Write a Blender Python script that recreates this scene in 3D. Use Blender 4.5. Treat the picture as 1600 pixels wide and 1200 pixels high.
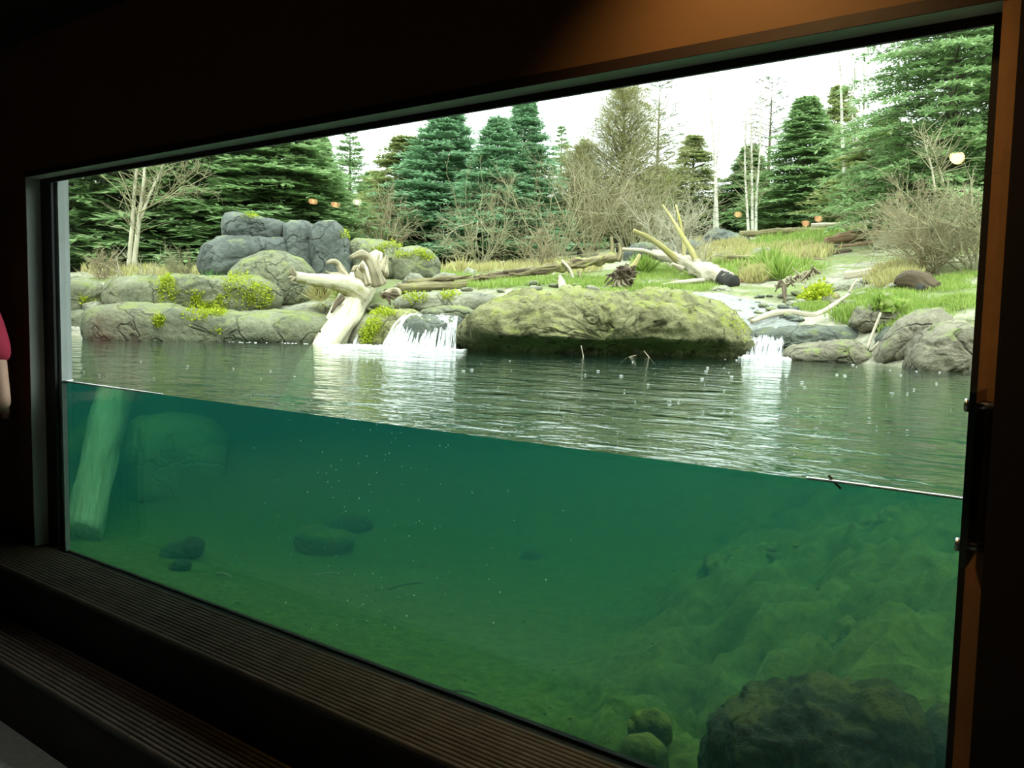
import bpy, math, random
import numpy as np
from mathutils import Vector, Matrix

random.seed(7)
sc = bpy.context.scene
C = sc.collection
for o in list(bpy.data.objects):
    bpy.data.objects.remove(o)

# ------------------------------------------------------------------ camera, sky, light, exposure
FPX = 1294.0                      # focal length in pixels of the 1600x1200 frame
EYE = np.array([0.0, 0.0, 1.75])
YAW, PITCH, ROLL = (math.radians(a) for a in (36.41, -4.6, 1.23))
CF = np.array([-math.sin(YAW) * math.cos(PITCH), math.cos(YAW) * math.cos(PITCH), math.sin(PITCH)])
_r = np.array([math.cos(YAW), math.sin(YAW), 0.0])
_u = np.cross(_r, CF)
CR = _r * math.cos(ROLL) + _u * math.sin(ROLL)
CU = -_r * math.sin(ROLL) + _u * math.cos(ROLL)
cd = bpy.data.cameras.new('camera')
cd.sensor_width = 36.0
cd.lens = FPX / 1600 * 36.0
cd.clip_start = 0.02
cd.clip_end = 300
cam = bpy.data.objects.new('camera', cd)
C.objects.link(cam)
cam.matrix_world = Matrix(((CR[0], CU[0], -CF[0], EYE[0]), (CR[1], CU[1], -CF[1], EYE[1]),
                           (CR[2], CU[2], -CF[2], EYE[2]), (0, 0, 0, 1)))
sc.camera = cam

world = bpy.data.worlds.new('overcast_sky')
sc.world = world
world.use_nodes = True
wb = world.node_tree.nodes['Background']
wb.inputs[0].default_value = (0.96, 0.99, 1.0, 1)      # even white overcast
wb.inputs[1].default_value = 2.1

sun = bpy.data.lights.new('veiled_sun', 'SUN')
sun.energy = 1.3
sun.angle = math.radians(50)
sun.color = (1.0, 0.97, 0.86)
suno = bpy.data.objects.new('veiled_sun', sun)
C.objects.link(suno)
suno.rotation_euler = (math.radians(30), math.radians(14), math.radians(20))

vs = sc.view_settings
vs.view_transform = 'Standard'
vs.look = 'None'
vs.exposure = 1.0
vs.gamma = 1.0
vs.use_curve_mapping = False
cy = sc.cycles
cy.use_denoising = True
cy.max_bounces = 10
cy.diffuse_bounces = 3
cy.glossy_bounces = 4
cy.transmission_bounces = 8
cy.volume_bounces = 2
cy.transparent_max_bounces = 24
cy.caustics_refractive = True
cy.caustics_reflective = False
cy.sample_clamp_indirect = 4.0

# ------------------------------------------------------------------ pixel helpers
WATER = 1.375                     # water level
GLASS = 2.0                       # inner face of the pane
def ray(x, y):
    return CF + (x - 800) / FPX * CR - (y - 600) / FPX * CU
def air(x, y, t):
    return EYE + t * ray(x, y)
def rpx(px, t):
    return px / FPX * t
def refr(x, y):
    d = ray(x, y); d = d / np.linalg.norm(d)
    p = EYE + d * (2.022 / d[1])
    tx, tz = d[0] / 1.333, d[2] / 1.333
    return p, np.array([tx, math.sqrt(1 - tx * tx - tz * tz), tz])
def under(x, y, z):               # point at height z seen through the glass and the water
    p, d = refr(x, y)
    return p + d * ((z - p[2]) / d[2])
def underd(x, y, t):
    p, d = refr(x, y)
    return p + d * (t / d[1])

# ------------------------------------------------------------------ numpy noise
_rng = np.random.RandomState(11)
_perm = np.concatenate([_rng.permutation(256)] * 3)
_grad = _rng.normal(size=(256, 3)); _grad /= np.linalg.norm(_grad, axis=1)[:, None]
def pnoise(P):
    P = np.asarray(P, float)
    i = np.floor(P).astype(int); f = P - i; i = i & 255
    w = f * f * f * (f * (f * 6 - 15) + 10)
    out = 0.0
    for dx in (0, 1):
        for dy in (0, 1):
            for dz in (0, 1):
                h = _perm[_perm[_perm[(i[:, 0] + dx) & 255] + ((i[:, 1] + dy) & 255)] + ((i[:, 2] + dz) & 255)]
                g = _grad[h]
                v = g[:, 0] * (f[:, 0] - dx) + g[:, 1] * (f[:, 1] - dy) + g[:, 2] * (f[:, 2] - dz)
                out = out + v * (w[:, 0] if dx else 1 - w[:, 0]) * (w[:, 1] if dy else 1 - w[:, 1]) * (w[:, 2] if dz else 1 - w[:, 2])
    return out
def fbm(P, oct=4, gain=.5):
    a, s, o = 1.0, 1.0, 0
    for k in range(oct):
        o = o + a * pnoise(P * s + k * 17.3); a *= gain; s *= 2.03
    return o
def sstep(a, b, x):
    t = np.clip((x - a) / (b - a), 0, 1)
    return t * t * (3 - 2 * t)

# ------------------------------------------------------------------ mesh helpers
def mesh(name, V, polys, smooth=True, tuv=None):
    me = bpy.data.meshes.new(name)
    V = np.asarray(V, np.float32)
    polys = [np.asarray(p, np.int32) for p in polys if len(p)]
    loops = np.concatenate([p.ravel() for p in polys])
    counts = np.concatenate([np.full(len(p), p.shape[1], np.int32) for p in polys])
    starts = np.concatenate([[0], np.cumsum(counts)[:-1]]).astype(np.int32)
    me.vertices.add(len(V)); me.vertices.foreach_set('co', V.ravel())
    me.loops.add(len(loops)); me.loops.foreach_set('vertex_index', loops)
    me.polygons.add(len(counts)); me.polygons.foreach_set('loop_start', starts)
    me.polygons.foreach_set('loop_total', counts)
    me.polygons.foreach_set('use_smooth', np.full(len(counts), bool(smooth)))
    if tuv is not None:
        at = me.attributes.new('tuv', 'FLOAT_VECTOR', 'POINT')
        at.data.foreach_set('vector', np.asarray(tuv, np.float32).ravel())
    me.update(calc_edges=True)
    me.validate()
    return me
def obj(name, me, mat=None, parent=None, label=None, cat=None, group=None, kind=None):
    if mat is not None and me is not None and not me.materials:
        me.materials.append(mat)
    o = bpy.data.objects.new(name, me)
    C.objects.link(o)
    if parent is not None: o.parent = parent
    if label: o['label'] = label
    if cat: o['category'] = cat
    if group: o['group'] = group
    if kind: o['kind'] = kind
    return o
def empty(name, loc, label=None, cat=None, group=None, kind=None):
    o = obj(name, None, None, None, label, cat, group, kind)
    o.location = loc
    o.empty_display_size = .1
    return o
class MB:
    def __init__(s): s.V = []; s.P = {}; s.T = []; s.n = 0
    def add(s, V, polys, tuv=None):
        V = np.asarray(V, float)
        for p in polys:
            p = np.asarray(p, int)
            if len(p): s.P.setdefault(p.shape[1], []).append(p + s.n)
        s.V.append(V); s.T.append(np.zeros_like(V) if tuv is None else tuv); s.n += len(V)
        return s
    def mesh(s, name, smooth=True, loc=None):
        V = np.concatenate(s.V)
        if loc is not None: V = V - np.asarray(loc)
        return mesh(name, V, [np.concatenate(p) for p in s.P.values()], smooth, np.concatenate(s.T))
def box(x0, x1, y0, y1, z0, z1):
    V = np.array([(x, y, z) for z in (z0, z1) for y in (y0, y1) for x in (x0, x1)], float)
    return V, [np.array([(0, 2, 3, 1), (4, 5, 7, 6), (0, 1, 5, 4), (2, 6, 7, 3), (0, 4, 6, 2), (1, 3, 7, 5)])]
def boxes(*bs):
    m = MB()
    for b in bs: m.add(*box(*b))
    return m
def resample(P, R, n):
    P = np.asarray(P, float); R = np.asarray(R, float)
    d = np.concatenate([[0], np.cumsum(np.linalg.norm(np.diff(P, axis=0), axis=1))])
    s = np.linspace(0, d[-1], n)
    if len(P) > 2:                # Catmull-Rom through the points
        Pe = np.vstack([2 * P[0] - P[1], P, 2 * P[-1] - P[-2]])
        k = np.clip(np.searchsorted(d, s, side='right') - 1, 0, len(P) - 2)
        t = ((s - d[k]) / (d[k + 1] - d[k]))[:, None]
        p0, p1, p2, p3 = Pe[k], Pe[k + 1], Pe[k + 2], Pe[k + 3]
        Q = .5 * (2 * p1 + (p2 - p0) * t + (2 * p0 - 5 * p1 + 4 * p2 - p3) * t ** 2 + (3 * p1 - p0 - 3 * p2 + p3) * t ** 3)
    else:
        Q = P[0] + (P[1] - P[0]) * (s / d[-1])[:, None]
    return Q, np.interp(s, d, R), s
def tube(P, R, n=12, sides=8, amp=0.0, freq=6.0, seed=0, twist=0.0, ridges=0):
    Q, R, s = resample(P, R, n)
    T = np.gradient(Q, axis=0); T /= np.linalg.norm(T, axis=1)[:, None] + 1e-9
    ref = np.array([0, 0, 1.0]) if abs(T[0][2]) < .8 else np.array([1.0, 0, 0])
    N = ref - T * (T @ ref)[:, None]
    for i in range(len(N)):
        if np.linalg.norm(N[i]) < .15: N[i] = N[i - 1]
    N /= np.linalg.norm(N, axis=1)[:, None]
    Bn = np.cross(T, N)
    a = np.linspace(0, 2 * math.pi, sides, endpoint=False)
    ang = a[None, :] + twist * s[:, None]
    D = N[:, None, :] * np.cos(ang)[..., None] + Bn[:, None, :] * np.sin(ang)[..., None]
    rr = np.repeat(R[:, None], sides, 1)
    if amp:
        pp = (Q[:, None, :] + D * R[:, None, None]).reshape(-1, 3)
        rr = rr * (1 + amp * fbm(pp * freq + seed * 7.7, 3).reshape(rr.shape))
    if ridges:
        rr = rr * (1 + .07 * np.sin(ang * ridges + 3 * np.sin(s[:, None] * 2 + seed)))
    V = (Q[:, None, :] + D * rr[..., None]).reshape(-1, 3)
    tuv = np.stack([np.repeat(s[:, None], sides, 1), np.cos(ang) * rr.mean(), np.sin(ang) * rr.mean()], -1).reshape(-1, 3)
    i = np.arange(n - 1)[:, None] * sides; j = np.arange(sides)[None, :]; k = (j + 1) % sides
    quads = np.stack([i + j, i + k, i + sides + k, i + sides + j], -1).reshape(-1, 4)
    V = np.vstack([V, Q[0], Q[-1]]); tuv = np.vstack([tuv, [s[0], 0, 0], [s[-1], 0, 0]])
    j = j[0]; k = k[0]; b = (n - 1) * sides
    tris = np.vstack([np.stack([k, j, np.full(sides, n * sides)], -1), np.stack([b + j, b + k, np.full(sides, n * sides + 1)], -1)])
    return V, [quads, tris], tuv
def segs(S, sides=3):
    """thin prisms for many twigs; S rows = p0(3) p1(3) r0 r1"""
    S = np.asarray(S, float); p0, p1 = S[:, :3], S[:, 3:6]
    T = p1 - p0; T /= np.linalg.norm(T, axis=1)[:, None] + 1e-9
    ref = np.where(np.abs(T[:, 2:3]) < .9, np.array([[0, 0, 1.0]]), np.array([[1.0, 0, 0]]))
    N = np.cross(T, ref); N /= np.linalg.norm(N, axis=1)[:, None] + 1e-9
    Bn = np.cross(T, N)
    V = []
    for p, r in ((p0, S[:, 6]), (p1, S[:, 7])):
        for q in range(sides):
            a = 2 * math.pi * q / sides
            V.append(p + (N * math.cos(a) + Bn * math.sin(a)) * r[:, None])
    V = np.stack(V, 1)
    base = np.arange(len(S))[:, None] * 2 * sides
    quads = np.concatenate([base + np.array([[q, (q + 1) % sides, sides + (q + 1) % sides, sides + q]]) for q in range(sides)])
    return V.reshape(-1, 3), [quads]
def blades(Bp, D, Sd, L, W):
    """leaf-shaped diamonds: base, direction, side vector, length, half width"""
    V = np.stack([Bp, Bp + D * (L * .45)[:, None] + Sd * W[:, None], Bp + D * L[:, None], Bp + D * (L * .45)[:, None] - Sd * W[:, None]], 1)
    q = np.arange(len(Bp))[:, None] * 4 + np.arange(4)[None, :]
    return V.reshape(-1, 3), [q]
def unit(v):
    return v / (np.linalg.norm(v, axis=-1, keepdims=True) + 1e-9)

# ------------------------------------------------------------------ materials
def nt(name):
    m = bpy.data.materials.new(name); m.use_nodes = True
    t = m.node_tree; t.nodes.clear()
    out = t.nodes.new('ShaderNodeOutputMaterial')
    return m, t, out
class G:
    """tiny node-graph writer"""
    def __init__(s, t): s.t = t
    def n(s, typ, ins=None, **kw):
        x = s.t.nodes.new(typ)
        for k, v in kw.items(): setattr(x, k, v)
        for k, v in (ins or {}).items(): s.set(x.inputs[k], v)
        return x
    def set(s, sock, v):
        if isinstance(v, bpy.types.NodeSocket): s.t.links.new(v, sock)
        elif isinstance(v, bpy.types.Node): s.t.links.new(v.outputs[0], sock)
        else:
            try: sock.default_value = v
            except Exception: sock.default_value = (*v, 1)
    def noise(s, vec, scale, detail=5, rough=.55, dist=0.0):
        return s.n('ShaderNodeTexNoise', {'Vector': vec, 'Scale': scale, 'Detail': detail, 'Roughness': rough, 'Distortion': dist}).outputs['Fac']
    def ramp(s, f, stops):
        r = s.n('ShaderNodeValToRGB', {'Fac': f}); e = r.color_ramp.elements
        while len(e) < len(stops): e.new(.5)
        for k, (p, c) in zip(e, stops):
            k.position = p; k.color = (*c, 1) if not isinstance(c, (int, float)) else (c, c, c, 1)
        return r.outputs[0]
    def mixc(s, f, a, b):
        m = s.n('ShaderNodeMix', data_type='RGBA'); s.set(m.inputs[0], f); s.set(m.inputs[6], a); s.set(m.inputs[7], b)
        return m.outputs[2]
    def math(s, op, a, b=0.0, clamp=False):
        m = s.n('ShaderNodeMath', operation=op, use_clamp=clamp); s.set(m.inputs[0], a); s.set(m.inputs[1], b)
        return m.outputs[0]
    def bump(s, h, strength=.3, dist=.05, normal=None):
        b = s.n('ShaderNodeBump', {'Height': h, 'Strength': strength, 'Distance': dist})
        if normal is not None: s.set(b.inputs['Normal'], normal)
        return b.outputs[0]
    def pos(s): return s.n('ShaderNodeNewGeometry').outputs['Position']
    def nz(s):
        x = s.n('ShaderNodeSeparateXYZ', {0: s.n('ShaderNodeNewGeometry').outputs['Normal']}); return x.outputs[2]
    def zpos(s):
        x = s.n('ShaderNodeSeparateXYZ', {0: s.pos()}); return x.outputs[2]
    def bsdf(s, color, rough=.85, normal=None, spec=.3, **kw):
        b = s.n('ShaderNodeBsdfPrincipled', {'Base Color': color, 'Roughness': rough, 'Specular IOR Level': spec})
        if normal is not None: s.set(b.inputs['Normal'], normal)
        for k, v in kw.items(): s.set(b.inputs[k], v)
        return b.outputs[0]
def simple(name, c1, c2, scale=8, rough=.8, bump=.2, bscale=30, bdist=.01, spec=.3, **kw):
    m, t, out = nt(name); g = G(t); p = g.pos()
    col = g.ramp(g.noise(p, scale), [(.3, c1), (.7, c2)])
    g.set(out.inputs[0], g.bsdf(col, rough, g.bump(g.noise(p, bscale), bump, bdist), spec, **kw))
    return m
def rockmat(name, dark, light, moss, moss_lo=.55, scale=1.6, crack=1.2, wet=True, pits=0.0):
    m, t, out = nt(name); g = G(t); p = g.pos()
    n1 = g.noise(p, scale, 8, .62, .3)
    col = g.ramp(n1, [(.28, dark), (.5, tuple((a + b) / 2 for a, b in zip(dark, light))), (.72, light)])
    n2 = g.noise(p, scale * 9, 5, .7)
    col = g.mixc(g.ramp(n2, [(.30, .55), (.5, 0.0)]), col, tuple(c * .45 for c in dark))
    dv = g.n('ShaderNodeVectorMath', {0: p, 1: g.n('ShaderNodeTexNoise', {'Vector': p, 'Scale': 2.2, 'Detail': 3}).outputs['Color']}, operation='ADD').outputs[0]
    vor = g.n('ShaderNodeTexVoronoi', {'Vector': dv, 'Scale': crack}, feature='DISTANCE_TO_EDGE').outputs['Distance']
    ck = g.ramp(vor, [(.0, 0.0), (.035, 1.0)])
    col = g.mixc(g.ramp(vor, [(.0, .40), (.018, 0.0)]), col, tuple(c * .3 for c in dark))
    if pits:
        pv = g.n('ShaderNodeTexVoronoi', {'Vector': dv, 'Scale': 5.5}).outputs['Distance']
        col = g.mixc(g.ramp(pv, [(.12, pits), (.3, 0.0)]), col, tuple(c * .35 for c in dark))
    mn = g.math('ADD', g.noise(p, scale * 2.3, 7, .65), g.math('MULTIPLY', g.nz(), .16))
    col = g.mixc(g.ramp(mn, [(moss_lo, 0.0), (moss_lo + .13, .9)]), col, moss)
    if wet:                                      # darker band along the water line
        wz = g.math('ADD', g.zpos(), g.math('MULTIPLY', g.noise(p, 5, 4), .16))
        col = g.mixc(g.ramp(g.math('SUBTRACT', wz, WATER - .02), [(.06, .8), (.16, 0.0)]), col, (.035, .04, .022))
    h = g.math('ADD', g.math('MULTIPLY', g.noise(p, scale * 6, 8, .65), 1.0), g.math('MULTIPLY', ck, .5))
    g.set(out.inputs[0], g.bsdf(col, .8, g.bump(h, .85, .10), .3))
    return m
def woodmat(name, dark, light, moss=None, moss_amt=.0, under=None, streak=5.0):
    m, t, out = nt(name); g = G(t)
    a = g.n('ShaderNodeAttribute', attribute_name='tuv').outputs['Vector']
    v = g.n('ShaderNodeMapping', {'Vector': a, 'Scale': (1.2, streak * 4, streak * 4)}).outputs[0]
    n1 = g.noise(v, 1.6, 6, .65, .4)
    col = g.ramp(n1, [(.3, dark), (.68, light)])
    p = g.pos()
    if moss:
        mn = g.noise(p, 5, 6, .65)
        if under: mn = g.math('SUBTRACT', mn, g.math('MULTIPLY', g.nz(), under))
        col = g.mixc(g.ramp(mn, [(.62 - moss_amt, 0.0), (.78 - moss_amt, .9)]), col, moss)
    h = g.math('ADD', n1, g.math('MULTIPLY', g.noise(v, 6, 4, .6), .6))
    g.set(out.inputs[0], g.bsdf(col, .85, g.bump(h, .6, .03), .2))
    return m
def leafmat(name, cols, trans=.25, rough=.6):
    m, t, out = nt(name); g = G(t)
    r = g.n('ShaderNodeNewGeometry').outputs['Random Per Island']
    f = g.math('ADD', g.math('MULTIPLY', r, .7), g.math('MULTIPLY', g.noise(g.pos(), .9, 3), .3))
    col = g.ramp(f, [(i / max(1, len(cols) - 1) * .8 + .1, c) for i, c in enumerate(cols)])
    b = g.bsdf(col, rough, None, .2)
    tr = g.n('ShaderNodeBsdfTranslucent', {'Color': col})
    mx = g.n('ShaderNodeMixShader', {0: trans, 1: b, 2: tr})
    g.set(out.inputs[0], mx)
    return m

M = {}
M['rock'] = rockmat('grey_rock', (.085, .095, .06), (.31, .325, .205), (.24, .28, .09), .60)
M['rock_pale'] = rockmat('pale_rock', (.15, .155, .11), (.43, .43, .32), (.28, .32, .14), .66)
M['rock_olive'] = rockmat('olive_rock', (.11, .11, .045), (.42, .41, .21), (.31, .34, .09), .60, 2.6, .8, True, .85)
M['rock_blue'] = rockmat('dark_slate_rock', (.05, .06, .053), (.17, .195, .17), (.22, .27, .12), .66, 1.3, .9)
M['rock_wet'] = rockmat('wet_rock', (.06, .07, .06), (.24, .27, .22), (.2, .24, .08), .66, 2.4, 1.8)
M['rock_right'] = rockmat('banded_rock', (.12, .11, .075), (.38, .355, .255), (.26, .32, .10), .64, 2.0, 1.3)
M['rock_bed'] = rockmat('sunken_rock', (.06, .085, .02), (.22, .26, .06), (.30, .32, .05), .56, 2.6, 1.2, False)
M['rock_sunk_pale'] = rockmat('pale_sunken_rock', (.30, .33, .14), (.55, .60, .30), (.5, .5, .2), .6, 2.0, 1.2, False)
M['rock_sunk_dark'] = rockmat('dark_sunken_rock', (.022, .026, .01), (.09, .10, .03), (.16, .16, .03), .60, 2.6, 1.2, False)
M['driftwood'] = woodmat('bleached_driftwood', (.34, .30, .17), (.80, .77, .60), (.28, .29, .08), .05, .17, 4)  # olive tone gathers on the downward faces
M['driftroot'] = woodmat('weathered_roots', (.13, .105, .06), (.52, .47, .32), (.3, .3, .08), .0)
M['rotwood'] = woodmat('rotten_log', (.07, .055, .03), (.34, .30, .16), (.30, .34, .08), .06)
M['brownwood'] = woodmat('red_brown_rotten_wood', (.12, .06, .035), (.44, .30, .18))
M['darkwood'] = woodmat('dark_stump_wood', (.025, .02, .015), (.16, .12, .075))
M['palewood'] = woodmat('pale_barkless_wood', (.27, .235, .16), (.66, .60, .47), (.3, .3, .1), -.04)
M['mossbranch'] = woodmat('mossy_branch', (.24, .21, .08), (.50, .46, .22), (.34, .33, .06), .1)
M['char'] = simple('charred_end', (.012, .012, .01), (.04, .04, .035))
M['twig'] = simple('bare_twigs', (.20, .19, .10), (.36, .34, .20), 3, .9, 0)
M['twig_tan'] = simple('tan_twigs', (.22, .18, .10), (.38, .33, .20), 3, .9, 0)
M['twig_pale'] = simple('grey_twigs', (.30, .28, .19), (.50, .47, .35), 3, .9, 0)
M['bark'] = simple('conifer_bark', (.07, .055, .04), (.18, .15, .11), 12, .9, .4)
m, t, out = nt('birch_bark'); g = G(t)
v = g.n('ShaderNodeMapping', {'Vector': g.pos(), 'Scale': (3, 3, 14)}).outputs[0]
g.set(out.inputs[0], g.bsdf(g.ramp(g.noise(v, 1.2, 4), [(.36, (.16, .15, .11)), (.46, (.50, .50, .41))]), .7))
M['birch'] = m
M['spruce'] = leafmat('spruce_needles', [(.15, .26, .10), (.27, .41, .17), (.43, .57, .31)], .42)
M['spruce_blue'] = leafmat('blue_green_needles', [(.14, .28, .15), (.26, .44, .25), (.42, .60, .40)], .38)
M['spruce_olive'] = leafmat('olive_needles', [(.20, .25, .09), (.34, .40, .15), (.48, .52, .26)], .38)
M['pine'] = leafmat('pine_needles', [(.10, .13, .07), (.17, .20, .10), (.24, .26, .14)])
M['willow'] = leafmat('olive_twig_spray', [(.24, .24, .10), (.36, .36, .16), (.46, .44, .24)])
M['grass'] = leafmat('fresh_grass', [(.17, .27, .05), (.28, .40, .08), (.44, .50, .18)], .35)
M['drygrass'] = leafmat('dry_grass', [(.34, .30, .12), (.50, .45, .22), (.44, .46, .16)], .3)
M['moss'] = leafmat('yellow_green_moss', [(.26, .33, .02), (.38, .46, .03), (.50, .56, .06)], .25)
M['fern'] = leafmat('fern_green', [(.10, .22, .05), (.16, .34, .10)], .3)

# ------------------------------------------------------------------ terrain: through the points where things touch the ground
GP = [(110, 524, 10.8), (110, 470, 12.4), (180, 470, 13.2), (110, 435, 15), (300, 470, 13.0), (300, 432, 16), (450, 470, 13.0), (450, 425, 17), (560, 505, 11.4),
      (640, 468, 12.3), (650, 446, 13.6), (700, 432, 16.5), (800, 432, 16.5), (900, 428, 16.5), (800, 468, 11.7), (950, 458, 12.4),
      (1000, 464, 11.8), (1060, 452, 12.8), (1130, 446, 13.2), (1000, 408, 18), (1100, 405, 18.5), (800, 420, 24), (600, 425, 24), (1050, 500, 10.1),
      (1130, 500, 10.0), (1190, 522, 9.3), (1200, 498, 10), (1240, 548, 8.9), (1220, 475, 11), (1260, 458, 11.5), (1300, 443, 12.4), (1350, 530, 8.6), (1400, 495, 8.9),
      (1500, 492, 8.4), (1500, 430, 10.8), (1400, 416, 12.8), (1300, 412, 14.2), (1200, 405, 16), (1170, 372, 22), (1300, 356, 22),
      (1420, 350, 19.5), (1530, 400, 12), (200, 425, 24), (20, 430, 24), (300, 415, 38), (800, 408, 40), (1300, 345, 36), (1600, 330, 24), (1650, 420, 11),
      (-150, 430, 14), (-200, 420, 30), (560, 420, 34), (1050, 385, 36)]
GW = [tuple(air(*p)) for p in GP]
GW += [(x, y, 0.0) for x in (-7.5, -5.5, -3.8, -2.2) for y in (2.0, 3.4, 4.9)]
GW += [(-7.2, 6.2, .05), (-5.6, 6.0, .0), (-4.0, 6.2, .0), (-2.6, 6.2, .1), (-8.6, 7.2, .6), (-9.6, 6.2, .5), (-10.3, 4.6, .3), (-9.0, 3.0, .05), (-10.6, 2.2, .4),
       (-1.3, 2.2, .02), (-1.2, 3.6, .08), (-1.9, 7.4, .95), (-.5, 7.0, 1.2), (.6, 3.0, .9), (.7, 5, 1.35), (1.2, 7, 1.9), (0.2, 2.0, .25),
       (-1.3, 7.95, 1.36), (-.8, 7.9, 1.42), (-2.6, 8.5, 1.15), (-5.0, 8.2, 1.0), (-4.0, 9.3, 1.15), (-6.5, 7.4, .8), (-12.5, 3.5, 1.7), (-14, 2.0, 2.0), (2, 2, 1.6), (3, 6, 2.2)]
for _x, _y, _t in [(1080, 905, 3.2), (1190, 872, 3.4), (1340, 850, 3.3), (1480, 850, 3.0), (1120, 812, 4.6), (1260, 800, 4.5), (1450, 805, 4.1),
                   (1150, 1000, 2.2), (1300, 965, 2.3), (1460, 945, 2.1), (1210, 1060, 1.6), (1420, 1045, 1.5)]:
    GW.append(tuple(underd(_x, _y, _t)))
GW = np.array(GW)
_K = np.linalg.norm(GW[:, None, :2] - GW[None, :, :2], axis=2)
_A = np.block([[_K + 0.0 * np.eye(len(GW)), np.ones((len(GW), 1)), GW[:, :2]],
               [np.ones((1, len(GW))), np.zeros((1, 3))], [GW[:, :2].T, np.zeros((2, 3))]])
_W = np.linalg.solve(_A, np.concatenate([GW[:, 2], np.zeros(3)]))
def H(X, Y):
    X = np.atleast_1d(np.asarray(X, float)); Y = np.atleast_1d(np.asarray(Y, float)); o = np.empty(len(X))
    for i in range(0, len(X), 8000):
        x, y = X[i:i + 8000], Y[i:i + 8000]
        k = np.hypot(x[:, None] - GW[None, :, 0], y[:, None] - GW[None, :, 1])
        o[i:i + 8000] = k @ _W[:-3] + _W[-3] + _W[-2] * x + _W[-1] * y
    P = np.stack([X, Y, np.zeros_like(X)], 1)
    amp = np.where(o > WATER, .06, .035)
    bank = sstep(-2.3, -1.6, X) * sstep(2.6, 3.4, Y) * (1 - sstep(7.2, 7.8, Y))     # broken ledges of the right pond bank
    return o + amp * fbm(P * 1.1, 4) + .02 * fbm(P * 5, 3) + bank * (.15 - .52 * np.abs(fbm(P * 1.9 + 4.2, 5, .6)))

def grid(x0, x1, nx, y0, y1, ny, cut=None):
    X, Y = np.meshgrid(np.linspace(x0, x1, nx), np.linspace(y0, y1, ny))
    i = np.arange(ny - 1)[:, None] * nx + np.arange(nx - 1)[None, :]
    q = np.stack([i, i + 1, i + nx + 1, i + nx], -1).reshape(-1, 4)
    return X.ravel(), Y.ravel(), q
mb = MB()
X, Y, q = grid(-16, 4, 330, 2.0, 14, 210)
mb.add(np.stack([X, Y, H(X, Y)], 1), [q])
X, Y, q = grid(-46, 24, 141, 14, 54, 81)
mb.add(np.stack([X, Y, H(X, Y)], 1), [q])
X, Y, q = grid(-46, -16, 61, 0, 14, 29)
mb.add(np.stack([X, Y, H(X, Y)], 1), [q])
X, Y, q = grid(4, 24, 41, 2.2, 14, 25)
mb.add(np.stack([X, Y, H(X, Y)], 1), [q])
m, t, out = nt('ground_cover'); g = G(t); p = g.pos()
n = g.noise(p, .8, 6, .6)
soil = g.ramp(g.noise(p, 7, 6, .7), [(.3, (.14, .13, .085)), (.55, (.34, .33, .25)), (.75, (.52, .52, .43))])
grs = g.ramp(g.noise(p, 9, 5, .7), [(.3, (.09, .12, .035)), (.7, (.22, .27, .09))])
up_ = g.ramp(g.math('SUBTRACT', g.zpos(), WATER), [(.10, 0.0), (.30, 1.0)])
col = g.mixc(g.math('MULTIPLY', up_, g.ramp(n, [(.44, 0.0), (.56, .9)])), soil, grs)
bedc = g.ramp(g.noise(p, 16, 6, .75), [(.3, (.05, .07, .016)), (.52, (.13, .17, .035)), (.75, (.22, .27, .06))])
col = g.mixc(g.ramp(g.math('SUBTRACT', g.zpos(), WATER - .5), [(.40, 0.0), (.52, 1.0)]), bedc, col)
g.set(out.inputs[0], g.bsdf(col, .9, g.bump(g.noise(p, 18, 7, .7), .6, .03), .2))
M['ground'] = m
obj('ground', mb.mesh('ground'), M['ground'], kind='structure', label='grassy gravel bank and silty pond bed', cat='ground')

# ------------------------------------------------------------------ pond water
m, t, out = nt('pond_water'); g = G(t); p = g.pos()
nrm = g.n('ShaderNodeNewGeometry').outputs['True Normal']
ny = g.n('ShaderNodeSeparateXYZ', {0: nrm}).outputs[1]
side = g.math('GREATER_THAN', g.math('ABSOLUTE', ny), .5)
v1 = g.n('ShaderNodeMapping', {'Vector': p, 'Rotation': (0, 0, YAW), 'Scale': (1.0, 1.9, 1)}).outputs[0]
h = g.math('ADD', g.noise(v1, 2.6, 3, .5, .3), g.math('MULTIPLY', g.noise(v1, 9, 3, .55, .2), .30))
bn = g.bump(h, .40, .05)
fr = g.n('ShaderNodeFresnel', {'IOR': 1.333, 'Normal': bn}).outputs[0]
gl = g.n('ShaderNodeBsdfGlossy', {'Color': (.97, 1, .98, 1), 'Roughness': .03, 'Normal': bn})
tr = g.n('ShaderNodeBsdfTransparent', {'Color': (1, 1, 1, 1)})
top = g.n('ShaderNodeMixShader', {0: fr, 1: tr, 2: gl})
rf = g.n('ShaderNodeBsdfRefraction', {'Color': (1, 1, 1, 1), 'Roughness': 0.0, 'IOR': 1.333})
g.set(out.inputs[0], g.n('ShaderNodeMixShader', {0: side, 1: top, 2: rf}))
va = g.n('ShaderNodeVolumeAbsorption', {'Color': (.45, .72, .60, 1), 'Density': 1.0})
vsn = g.n('ShaderNodeVolumeScatter', {'Color': (.12, .74, .79, 1), 'Density': .088, 'Anisotropy': .2})
g.set(out.inputs[1], g.n('ShaderNodeAddShader', {0: va, 1: vsn}))
try: m.cycles.homogeneous_volume = True
except Exception: pass
M['water'] = m
obj('pond_water', boxes((-15.5, 3.5, 2.022, 13.5, -.9, WATER)).mesh('pond_water', False), M['water'], kind='structure', label='still green pond water behind the viewing glass', cat='water')

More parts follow.
